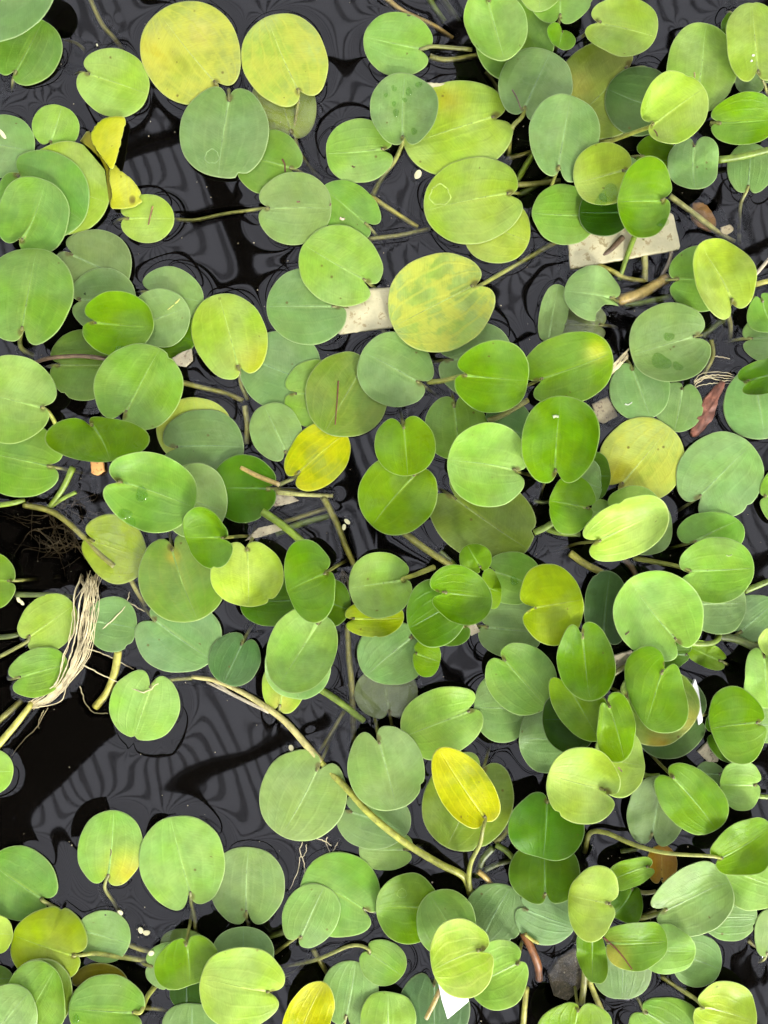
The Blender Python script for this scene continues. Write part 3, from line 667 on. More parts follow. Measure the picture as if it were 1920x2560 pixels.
class Leaf:
    def __init__(self, row):
        (self.id, self.cx, self.cy, self.ra, self.rb, ea, na, self.col, self.tier, self.label, self.o) = row
        if self.id == 75:
            self.o = dict(self.o, drops=[(1650, 905, 22), (1672, 842, 12), (1690, 918, 12)])
        if self.id in (27, 183):
            self.o = dict(self.o, ring={27: (1100, 488, 26), 183: (1005, 2232, 12)}[self.id])
        self.na = math.radians(na)
        self.ea = self.na if ea is None else math.radians(ea)
        r = np.random.default_rng(1000 + self.id)
        self.r = r
        self.nd = self.o.get('nd', r.uniform(.23, .34))
        self.nw = self.o.get('nw', r.uniform(.085, .125))
        self.pt = self.o.get('pt', r.uniform(-.012, .02))
        self.ph = r.uniform(0, 6.28, 6)
        self.jit = r.uniform(.4, 1.0, 4) * np.array([.012, .010, .007, .005])
        self.skew = r.uniform(-.03, .03)
        self.nicks = [(self.na + r.uniform(.8, 5.4), r.uniform(.04, .10)) for _ in range(int(r.uniform() < .16) + int(r.uniform() < .06))]
        self.R = 0.5 * (self.ra + self.rb) * S
        emerg = self.tier >= 3
        ta = self.o.get('t')
        if ta is None:
            ta = (r.uniform(0, 360), r.uniform(1.5, 6) if emerg else r.uniform(0, .5))
        self.td, self.ta = math.radians(ta[0]), math.tan(math.radians(ta[1]))
        self.fold = self.o.get('fold', r.uniform(.0, .10 + .02 * (self.tier - 3)) if emerg else r.uniform(0, .012))
        self.cup = self.o.get('cup', r.uniform(-.09, .11) if emerg else r.uniform(-.006, .01))
        self.und = (r.uniform(.0012, .0034) if emerg else r.uniform(.0001, .0003))
        self.curl = r.uniform(-.6, 1.1 + .5 * (self.tier - 3)) if emerg else 0.0
        self.z = None

    def rho(self, th):
        """outline radius (px) towards picture angle th"""
        a = th - self.ea
        e = 2.12
        rr = (np.abs(np.cos(a) / self.ra) ** e + np.abs(np.sin(a) / self.rb) ** e) ** (-1 / e)
        d = (th - self.na + math.pi) % (2 * math.pi) - math.pi
        j = 1 + self.jit[0] * np.sin(2 * th + self.ph[0]) + self.jit[1] * np.sin(3 * th + self.ph[1]) + self.jit[2] * np.sin(5 * th + self.ph[2]) + self.jit[3] * np.sin(9 * th + self.ph[3])
        d2 = d - self.skew - 0.05 * np.sign(self.skew)
        notch = self.nd * np.exp(-(np.abs(d2) / self.nw) ** 1.35)
        lobes = 1 + .035 * np.exp(-((np.abs(d) - .42) / .24) ** 2)
        dt = np.abs(np.abs(d) - math.pi)
        tip = 1 + self.pt * np.exp(-(dt / .30) ** 2)
        rr = rr * j * lobes * tip * (1 - notch)
        for a, br in self.nicks:
            d3 = (th - a + math.pi) % (2 * math.pi) - math.pi
            rr = rr * (1 - br * np.exp(-(d3 / (br * .9)) ** 2) * (1 + .25 * np.sin(40 * d3)))
        if 'bite' in self.o:
            bx, by, br = self.o['bite']
            for f in np.linspace(1, .5, 26):
                x = self.cx + np.cos(th) * rr - bx
                y = self.cy + np.sin(th) * rr - by
                rr = np.where(x * x + y * y < br * br * (1 + .1 * np.sin(9 * th)), rr * .975, rr)
        return rr

    def off(self, dx, dy):
        """height (m) of the blade over its centre at picture offset dx, dy"""
        th = np.arctan2(dy, dx)
        q = np.hypot(dx, dy) / self.rho(th)
        perp = np.abs(-dx * math.sin(self.na) + dy * math.cos(self.na)) * S
        z = -self.ta * (dx * math.cos(self.td) + dy * math.sin(self.td)) * S
        z = z + self.fold * (np.sqrt(perp ** 2 + .002 ** 2) - .002)
        z = z + self.cup * self.R * q ** 2
        z = z + self.und * q ** 2 * (np.sin(2 * th + self.ph[3]) + .6 * np.sin(3 * th + self.ph[4]) + .3 * np.sin(5 * th + self.ph[5]))
        z = z + self.curl * self.R * np.clip(q - .55, 0, 1) ** 2 * np.clip(np.cos(th - self.ph[1]) + .2, 0, 2)
        return z

    def st(self, dx, dy):
        s = (dx * math.cos(self.na) + dy * math.sin(self.na))
        t = (-dx * math.sin(self.na) + dy * math.cos(self.na))
        ca, sa = math.cos(self.na - self.ea), math.sin(self.na - self.ea)
        ls = 1 / math.sqrt((ca / self.ra) ** 2 + (sa / self.rb) ** 2)
        lt = 1 / math.sqrt((sa / self.ra) ** 2 + (ca / self.rb) ** 2)
        return s / ls, t / lt

    def settle(self):
        m = max(self.ra, self.rb) * 1.1
        x0 = int((self.cx - m + GOFF) / GRES); x1 = int((self.cx + m + GOFF) / GRES) + 2
        y0 = int((self.cy - m + GOFF) / GRES); y1 = int((self.cy + m + GOFF) / GRES) + 2
        x0, y0 = max(x0, 0), max(y0, 0)
        x1, y1 = min(x1, HM.shape[1]), min(y1, HM.shape[0])
        X, Y = np.meshgrid(np.arange(x0, x1) * GRES - GOFF - self.cx, np.arange(y0, y1) * GRES - GOFF - self.cy)
        ins = np.hypot(X, Y) < self.rho(np.arctan2(Y, X)) * 1.02
        off = self.off(X, Y)
        if 'sub' in self.o:
            self.z = self.o['sub'] / 1000.0
            for x, y in zip(X[ins][::3], Y[ins][::3]):
                UNDER.append((*P(self.cx + x, self.cy + y, self.z), 8 * S))
            return
        sub = HM[y0:y1, x0:x1]
        z = TIER_MM[self.tier] / 1000.0
        z = max(z, .0019 - off[ins].min())
        if (sub[ins] > 0).any():
            w = ins & (sub > 0)
            z = max(z, (sub[w] - off[w]).max() + .0007)
        self.z = z
        sub[ins] = np.maximum(sub[ins], z + off[ins])
        if (z + off[ins]).min() < .0036:
            FLOATERS.append(self)

    def loc(self, dx, dy, zo):
        k = (CAMH - self.z) / CAMH
        return np.stack([dx * S * k, -dy * S * k, zo], -1)


def leaf_colours(L):
    if hasattr(L, 'cc'):
        return L.cc
    base = np.array(L.o.get('col', PAL[L.col]), float)
    j = L.r.normal(0, 1, 3)
    base = base * (1 + .03 * np.clip(j[0], -1.6, 1.6)) + np.array([-1 + 3 * j[1], -1 + 1.5 * j[2], -2 * j[1]])
    c = lin(np.clip(base, 4, 245)) / ALB
    v = lin(VEIN[L.col]) / ALB
    L.cc = (c, v)
    return c, v


QR = np.array([.0, .16, .34, .52, .68, .82, .92, .972, 1.0])


def build_leaf(L):
    c, v = leaf_colours(L)
    root = bpy.data.objects.new("torn_leaf" if L.id == 13 else "floating_leaf", None)
    root.empty_display_size = .01
    root.location = P(L.cx, L.cy, L.z)
    COL.objects.link(root)
    tag(root, L.label, "leaf", "leaves floating on the pond")
    # angles, denser around the notch
    d = np.concatenate([np.linspace(-.34, .34, 27), np.linspace(.34, 2 * math.pi - .34, 62)[1:-1]])
    th = L.na + L.skew + .05 * np.sign(L.skew) + d
    N = len(th)
    rr = L.rho(th)
    dx = (np.cos(th)[None] * rr[None] * QR[1:, None]).ravel()
    dy = (np.sin(th)[None] * rr[None] * QR[1:, None]).ravel()
    dx = np.concatenate([[0], dx]); dy = np.concatenate([[0], dy])
    zo = L.off(dx + 1e-6, dy)
    q = np.concatenate([[0], np.repeat(QR[1:], N)])
    thick = .0008
    top = L.loc(dx, dy, zo - np.where(q > .99, .0002, 0))
    bot = L.loc(dx, dy, zo - thick)
    s, t = L.st(dx, dy)
    nr = len(QR) - 1
    nv = len(dx)
    i = np.arange(N); j = (i + 1) % N
    faces = []
    for a in range(N):
        b = (a + 1) % N
        faces.append((0, 1 + b, 1 + a))
        faces.append((nv, nv + 1 + a, nv + 1 + b))
        for k in range(nr - 1):
            p0, p1 = 1 + k * N + a, 1 + k * N + b
            r0, r1 = p0 + N, p1 + N
            faces.append((p0, p1, r1, r0))
            if k > 1:
                faces.append((nv + p0, nv + r0, nv + r1, nv + p1))
        o0, o1 = 1 + (nr - 1) * N + a, 1 + (nr - 1) * N + b
        faces.append((o0, o1, nv + o1, nv + o0))
    # underside middle
    for a in range(N):
        b = (a + 1) % N
        for k in (0, 1):
            p0, p1 = nv + 1 + k * N + a, nv + 1 + k * N + b
            faces.append((p0, p0 + N, p1 + N, p1))
    V = np.concatenate([top, bot])
    n2 = 2 * nv
    cv = np.tile(c, (n2, 1))
    for (px, py, pr, pc) in PATCH.get(L.id, []):
        w8 = np.exp(-(((np.tile(dx, 2) + L.cx - px) ** 2 + (np.tile(dy, 2) + L.cy - py) ** 2) / pr ** 2))[:, None]
        cv = cv * (1 - w8) + w8 * (lin(pc) / ALB)[None]
    lc = np.concatenate([cv, np.full((n2, 1), L.o.get('sp', L.r.uniform(0, .6)))], 1)
    lm = np.concatenate([np.tile(v, (n2, 1)), np.full((n2, 1), L.o.get('mott', .0))], 1)
    lp = np.tile(np.stack([s, t, q], -1), (2, 1))
    obj("blade", mesh("blade", V, faces, MAT_LEAF, dict(leafc=lc, leafm=lm, leafp=lp)), root)
    # midrib ridge from notch to tip
    rn = float(L.rho(np.array([L.na + L.skew + .05 * np.sign(L.skew)]))[0])
    rt = float(L.rho(np.array([L.na + math.pi]))[0])
    f = np.linspace(rn * .98, -rt * .93, 18)
    ux, uy = math.cos(L.na), math.sin(L.na)
    w = np.interp(np.linspace(0, 1, 18), [0, .1, 1], [4.2, 3.2, .6])
    mv, mf = [], []
    wig = np.sin(np.linspace(0, math.pi, 18)) * L.r.uniform(-.02, .02) * (rn + rt)
    for m in range(18):
        for e, hh in ((-1, 0.0), (0, .00035), (1, 0.0)):
            x = ux * f[m] - uy * (e * w[m] + wig[m]); y = uy * f[m] + ux * (e * w[m] + wig[m])
            mv.append(np.concatenate([L.loc(np.array([x]), np.array([y]), L.off(np.array([x]), np.array([y])) + hh * (1 - .6 * m / 17) - (.00012 if e else -.00006))[0]]))
    for m in range(17):
        for e in (0, 1):
            p = m * 3 + e
            mf.append((p, p + 3, p + 4, p + 1))
    mc = .80 * c + .20 * v
    n3 = len(mv)
    obj("midrib", mesh("midrib", np.array(mv), mf, MAT_STEM, dict(leafc=np.tile(np.append(mc, 1), (n3, 1)))), root)
    # petiole
    if L.id != 13:
        nx, ny = ux * rn * .97, uy * rn * .97
        z0 = L.off(np.array([nx]), np.array([ny]))[0]
        pts = [(nx * .93, ny * .93, z0 + .0001), (nx * 1.02, ny * 1.02, z0 - .0004)]
        if 'pet' in L.o:
            for (px, py, zz) in L.o['pet']:
                wp = P(px, py, zz / 1000) - np.array(root.location)
                pts.append(('w', wp))
            rad = (3.4, 7.0 if L.tier >= 3 else 5.4)
        else:
            ex, ey = ux * (rn + 26), uy * (rn + 26)
            gx, gy = int((L.cx + ex + GOFF) / GRES), int((L.cy + ey + GOFF) / GRES)
            ok = 0 <= gx < HM.shape[1] and 0 <= gy < HM.shape[0]
            if ok and HM[gy, gx] < 0:
                pts += [(ex * .98, ey * .98, min(z0 - .004, -L.z - .002)), (ex * 1.35, ey * 1.35, -L.z - .018), (ex * 1.6, ey * 1.6, -L.z - .045)]
            else:
                pts += [(nx * .96, ny * .96, z0 - .003), (nx * .8, ny * .8, z0 - .006), (nx * .6, ny * .6, -L.z - .03)]
            rad = (3.2, 5.2)
        W = []
        for p in pts:
            W.append(p[1] if p[0] == 'w' else L.loc(np.array([p[0]]), np.array([p[1]]), np.array([p[2]]))[0])
        pc = lin((172, 178, 74) if 'pet' in L.o and L.tier >= 3 else (150, 154, 72)) / ALB * L.r.uniform(.75, 1.12)
        tube("petiole", W, rad[0] * S, rad[1] * S, pc, root, tip=lin((86, 66, 40)) / ALB)
    for (sp_, sw_, sc_) in SCAR.get(L.id, []):
        C = catmull([(x, y, 0) for x, y in sp_], 4)
        x, y = C[:, 0] - L.cx, C[:, 1] - L.cy
        W = L.loc(x, y, L.off(x, y) + .0001)
        tube("scar", W, sw_ * S, sw_ * S * .7, lin(sc_) / ALB, root, sides=6)
    for (px, py, pr) in L.o.get('drops', []):
        drop_on(L, root, px - L.cx, py - L.cy, pr)
    if 'ring' in L.o:
        px, py, pr = L.o['ring']
        ring_on(L, root, px - L.cx, py - L.cy, pr)
    return root


def catmull(P0, n=6):
    P0 = np.asarray(P0, float)
    if len(P0) < 3:
        return np.stack([P0[0] + (P0[-1] - P0[0]) * f for f in np.linspace(0, 1, n + 1)])
    Q = np.concatenate([[2 * P0[0] - P0[1]], P0, [2 * P0[-1] - P0[-2]]])
    out = []
    for k in range(1, len(Q) - 2):
        for f in np.linspace(0, 1, n, endpoint=False):
            a, b, c, d = Q[k - 1], Q[k], Q[k + 1], Q[k + 2]
            out.append(.5 * (2 * b + (c - a) * f + (2 * a - 5 * b + 4 * c - d) * f * f + (3 * b - a - 3 * c + d) * f ** 3))
    out.append(P0[-1])
    return np.array(out)


def tube_geo(pts, r0, r1, sides=8, n=6, wob=0.0, seed=0):
    C = catmull(pts, n)
    if wob:
        g = np.random.default_rng(seed)
        C = C + g.normal(0, wob, C.shape)
    T = np.gradient(C, axis=0)
    T /= np.linalg.norm(T, axis=1)[:, None] + 1e-12
    up = np.array((0, 0, 1.0))
    A = np.cross(T, up)
    bad = np.linalg.norm(A, axis=1) < 1e-3
    A[bad] = (1, 0, 0)
    A /= np.linalg.norm(A, axis=1)[:, None]
    B = np.cross(A, T)
    m = len(C)
    R = np.linspace(r0, r1, m)
    an = np.linspace(0, 2 * math.pi, sides, endpoint=False)
    V = C[:, None] + R[:, None, None] * (np.cos(an)[None, :, None] * A[:, None] + np.sin(an)[None, :, None] * B[:, None])
    V = V.reshape(-1, 3)
    F = []
    for k in range(m - 1):
        for a in range(sides):
            b = (a + 1) % sides
            F.append((k * sides + a, k * sides + b, (k + 1) * sides + b, (k + 1) * sides + a))
    F.append(tuple(range(sides))[::-1])
    F.append(tuple((m - 1) * sides + a for a in range(sides)))
    return V, F, m


def tube(name, pts, r0, r1, col, parent=None, mat=None, tip=None, sides=8, wob=0.0, seed=0, endcol=None, at=None):
    V, F, m = tube_geo(pts, r0, r1, sides, wob=wob, seed=seed)
    base = np.array(parent.location) if parent is not None else (np.zeros(3) if at is None else at)
    for q in V.reshape(m, sides, 3).mean(1) + base:
        UNDER.append((*q, r1))
    cc = np.tile(np.append(col, 1.0), (len(V), 1))
    if tip is not None:
        f = np.repeat(np.clip(1 - np.arange(m) / 7.0, 0, 1), sides)[:, None]
        cc[:, :3] = cc[:, :3] * (1 - f) + np.asarray(tip)[None] * f
    if endcol is not None:
        cc[-sides:, :3] = endcol
    return obj(name, mesh(name, V, F, mat or MAT_STEM, dict(leafc=cc)), parent)


def drop_on(L, root, dx, dy, pr):
    g = L.r
    n = 20
    an = np.linspace(0, 2 * math.pi, n, endpoint=False)
    sh = 1 + .16 * np.sin(2 * an + g.uniform(0, 6)) + .10 * np.sin(3 * an + g.uniform(0, 6))
    X, Y, Z = [dx], [dy], [.0011]
    for q in (.4, .7, .88, 1.0):
        X += list(dx + np.cos(an) * pr * q * sh); Y += list(dy + np.sin(an) * pr * q * sh)
        Z += [.0011 * math.sqrt(max(0, 1 - q ** 2.4)) + .0001] * n
    X, Y, Z = map(np.array, (X, Y, Z))
    V = L.loc(X, Y, L.off(X, Y) + Z)
    F = [(0, 1 + (a + 1) % n, 1 + a) for a in range(n)]
    for k in range(3):
        for a in range(n):
            b = (a + 1) % n
            F.append((1 + k * n + a, 1 + k * n + b, 1 + (k + 1) * n + b, 1 + (k + 1) * n + a))
    obj("water_drop", mesh("water_drop", V, F, MAT_DROP), root)


def ring_on(L, root, dx, dy, pr):
    n = 36
    an = np.linspace(0, 2 * math.pi, n, endpoint=False)
    sh = 1 + .08 * np.sin(3 * an) + .05 * np.sin(7 * an)
    V, F = [], []
    for q, h in ((.9, .0001), (.97, .0003), (1.04, .0001)):
        x, y = dx + np.cos(an) * pr * q * sh, dy + np.sin(an) * pr * q * sh
        V.append(L.loc(x, y, L.off(x, y) + h))
    for k in range(2):
        for a in range(n):
            b = (a + 1) % n
            F.append((k * n + a, k * n + b, (k + 1) * n + b, (k + 1) * n + a))
    V = np.concatenate(V)
    obj("dried_ring", mesh("dried_ring", V, F, MAT_STEM, dict(leafc=np.tile([*(.75 * leaf_colours(L)[0] + .35 * leaf_colours(L)[1]), 1], (len(V), 1)))), root)


# ---------------------------------------------------------------- setting: pond bottom, roof seen in the reflection
def sheet(name, x0, x1, y0, y1, z, mat):
    return obj(name, mesh(name, [(x0, y0, z), (x1, y0, z), (x1, y1, z), (x0, y1, z)], [(0, 1, 2, 3)], mat, smooth=False))


gx, gy = np.meshgrid(np.linspace(-1, 1, 120) ** 3 * 6.4, np.linspace(-1, 1, 140) ** 3 * 6.6)
gz = -.16 + .012 * np.sin(gx * 17 + 2 * np.sin(gy * 9)) * np.sin(gy * 13) + .004 * rng.normal(size=gx.shape)
ii = np.arange(120 * 140).reshape(140, 120)
ff = np.stack([ii[:-1, :-1], ii[:-1, 1:], ii[1:, 1:], ii[1:, :-1]], -1).reshape(-1, 4)
tag(obj("pond_bottom", mesh("pond_bottom", np.stack([gx, gy, gz], -1).reshape(-1, 3), ff, MAT_MUD)), "dark muddy bottom of the pond", None, None, "structure")


def roof_pt(px, py):
    return np.array(((px - 960) * S * MAG, -(py - 1280) * S * MAG))


roof = bpy.data.objects.new("roof", None)
roof.location = (0, 0, ROOFH)
COL.objects.link(roof)
tag(roof, "open ribbed roof with dark beams mirrored in the water", None, None, "structure")
bdir = np.array((math.cos(math.radians(21)), math.sin(math.radians(21))))       # along the beams
rdir = np.array((-bdir[1], bdir[0]))


def bar(name, p, d, half_len, half_w, z0, z1, mat):
    n = np.array((-d[1], d[0]))
    c = [p - d * half_len - n * half_w, p + d * half_len - n * half_w, p + d * half_len + n * half_w, p - d * half_len + n * half_w]
    V = [(*q, z0) for q in c] + [(*q, z1) for q in c]
    F = [(3, 2, 1, 0), (4, 5, 6, 7), (0, 1, 5, 4), (1, 2, 6, 5), (2, 3, 7, 6), (3, 0, 4, 7)]
    return V, F


for (px, py) in ((480, 1945), (1740, 70), (1300, 845), (860, 165), (300, 1080), (1300, 2700), (700, -700), (500, 2900)):
    V, F = bar("beam", roof_pt(px, py), bdir, 5.0, .014, 0, .06, MAT_STEEL)
    obj("beam", mesh("beam", V, F, MAT_STEEL, smooth=False), roof)
for (px, py) in ((585, 620), (1560, 700), (440, 30), (1960, 1900), (-700, 1500), (2700, 1200)):
    V, F = bar("rafter", roof_pt(px, py), rdir, 5.0, .02, .062, .12, MAT_STEEL)
    obj("rafter", mesh("rafter", V, F, MAT_STEEL, smooth=False), roof)
RV, RF = [], []
pitch = 36 * S * MAG
for k in range(-200, 201):
    w = pitch * (.15 + .02 * rng.normal())
    V, F = bar("r", bdir * pitch * k + rdir * 2.15, rdir, 5.4, w, .125, .127, None)  # roof cut short on the sun side, shaped to let direct sunlight in
    b = len(RV)
    RV += V; RF += [tuple(b + i for i in f) for f in F]
tag(obj("rib_sheet", mesh("rib_sheet", RV, RF, MAT_RIB, smooth=False), roof), None, None, None, "stuff")
SV, SF = [], []
for k in range(-200, 200):          # glazing strips between the ribs
    V, F = bar("g", bdir * pitch * (k + .5) + rdir * 2.15, rdir, 5.4, pitch * .42, .1255, .1265, None)
    b = len(SV)
    SV += [V[i] for i in range(4)]; SF += [(b + 3, b + 2, b + 1, b)]
tag(obj("glazing_strips", mesh("glazing_strips", SV, SF, MAT_SHEET, smooth=False), roof), None, None, None, "stuff")
pp = [roof_pt(*q) for q in ((256, 1868), (12, 2088), (-900, 2088), (-900, 1120), (210, 1120), (238, 1480), (252, 1760))]  # unseen dark sheet, outlined to give the black area mirrored in the water
V = [(*p, -.03) for p in pp] + [(*p, -.01) for p in pp]
n = len(pp)
F = [tuple(range(n)), tuple(range(2 * n - 1, n - 1, -1))] + [(i, i + n, (i + 1) % n + n, (i + 1) % n) for i in range(n)]
obj("dark_sheet", mesh("dark_sheet", V, F, MAT_STEEL, smooth=False), roof)

# ---------------------------------------------------------------- leaves
ALL = [Leaf(r) for r in LEAVES]
ALL.sort(key=lambda L: L.tier)
for L in ALL:
    L.settle()
for L in ALL:
    build_leaf(L)


def resample(poly, n, rough=0.0, seed=0, smooth=True):
    p = np.array(poly, float)
    if smooth:
        p = catmull(np.concatenate([p, p[:1]]), 6)[:-1]
    q = np.concatenate([p, p[:1]])
    d = np.concatenate([[0], np.cumsum(np.hypot(*np.diff(q, axis=0).T))])
    f = np.linspace(0, d[-1], n, endpoint=False)
    o = np.stack([np.interp(f, d, q[:, 0]), np.interp(f, d, q[:, 1])], -1)
    if rough:
        o += np.random.default_rng(seed).normal(0, rough, o.shape)
    return o


def flake(name, poly, centre, z, mat, parent=None, thick=.001, n=48, hfun=None, attrs=None, rough=0.0, smooth=True, loc0=None):
    """thin piece with its own outline (photo px) lying at height z, curved by hfun(x, y)"""
    o = resample(poly, n, rough, 5, smooth)
    c = np.array(centre, float)
    k = (CAMH - z) / CAMH
    base = P(centre[0], centre[1], z) if loc0 is None else loc0
    rings = (.0, .35, .65, .88, 1.0)
    X, Y, Q = [c[0]], [c[1]], [0]
    for q in rings[1:]:
        X += list(c[0] + (o[:, 0] - c[0]) * q); Y += list(c[1] + (o[:, 1] - c[1]) * q); Q += [q] * n
    X, Y, Q = map(np.array, (X, Y, Q))
    h = hfun(X, Y) if hfun else np.zeros_like(X)
    W = np.stack([(X - 960) * S * k, -(Y - 1280) * S * k, z + h], -1) - base
    nv = len(X)
    if z < .003:
        ex = np.hypot(o[:, 0] - c[0], o[:, 1] - c[1]).mean() * S
        for q in W + base:
            UNDER.append((*q, ex * .22))
    V = np.concatenate([W, W - np.array((0, 0, thick))])
    F = []
    for a in range(n):
        b = (a + 1) % n
        F.append((0, 1 + b, 1 + a)); F.append((nv, nv + 1 + a, nv + 1 + b))
        for r in range(3):
            p0, p1 = 1 + r * n + a, 1 + r * n + b
            F.append((p0, p1, p1 + n, p0 + n)); F.append((nv + p0, nv + p0 + n, nv + p1 + n, nv + p1))
        e0, e1 = 1 + 3 * n + a, 1 + 3 * n + b
        F.append((e0, e1, nv + e1, nv + e0))
    at = None
    if attrs:
        at = attrs(np.tile(X, 2), np.tile(Y, 2), np.tile(Q, 2))
    ob = obj(name, mesh(name, V, F, mat, at), parent)
    if parent is None:
        ob.location = base
    return ob


# torn yellow leaf: two scraps hinged at a brown fold
root = bpy.data.objects.new("torn_leaf", None)
root.location = P(280, 430, .006)
COL.objects.link(root)
tag(root, "torn bright yellow leaf with ragged straight edge, beside three fanned leaves", "leaf", "leaves floating on the pond")


def torn_attr(X, Y, Q):
    n = len(X)
    c = lin((214, 224, 70)) / ALB; v = lin((240, 238, 60)) / ALB
    return dict(leafc=np.tile([*c, .5], (n, 1)), leafm=np.tile([*v, .6], (n, 1)), leafp=np.stack([(Y - 400) / 130, (X - 330) / 90, Q], -1))


flake("blade", [(226, 330), (240, 308), (268, 294), (306, 291), (313, 303), (303, 350), (286, 424), (272, 415), (258, 396), (240, 372), (228, 350)], (268, 352), .0075, MAT_LEAF, root, .0008, 60,
      lambda x, y: .0015 * np.sin(x * .05) + .00002 * (y - 350), torn_attr, .8, loc0=np.array(root.location))
flake("blade", [(276, 408), (288, 412), (302, 428), (330, 448), (346, 470), (351, 484), (347, 492), (354, 504), (330, 517), (300, 522), (276, 518), (280, 480), (274, 450)], (308, 478), .0065, MAT_LEAF, root, .0008, 60,
      lambda x, y: .001 * np.sin(y * .06), torn_attr, .8, loc0=np.array(root.location))
flake("lower_flap", [(200, 352), (222, 326), (236, 368), (258, 396), (278, 440), (280, 515), (272, 500), (262, 420), (235, 380)], (262, 425), .0045, MAT_LEAF, root, .0008, 48, None,
      lambda X, Y, Q: dict(leafc=np.tile([*(lin((150, 148, 20)) / ALB), .3], (len(X), 1)), leafm=np.tile([*(lin((170, 160, 30)) / ALB), 0], (len(X), 1)), leafp=np.stack([X * 0, X * 0 + .5, Q], -1)), loc0=np.array(root.location))

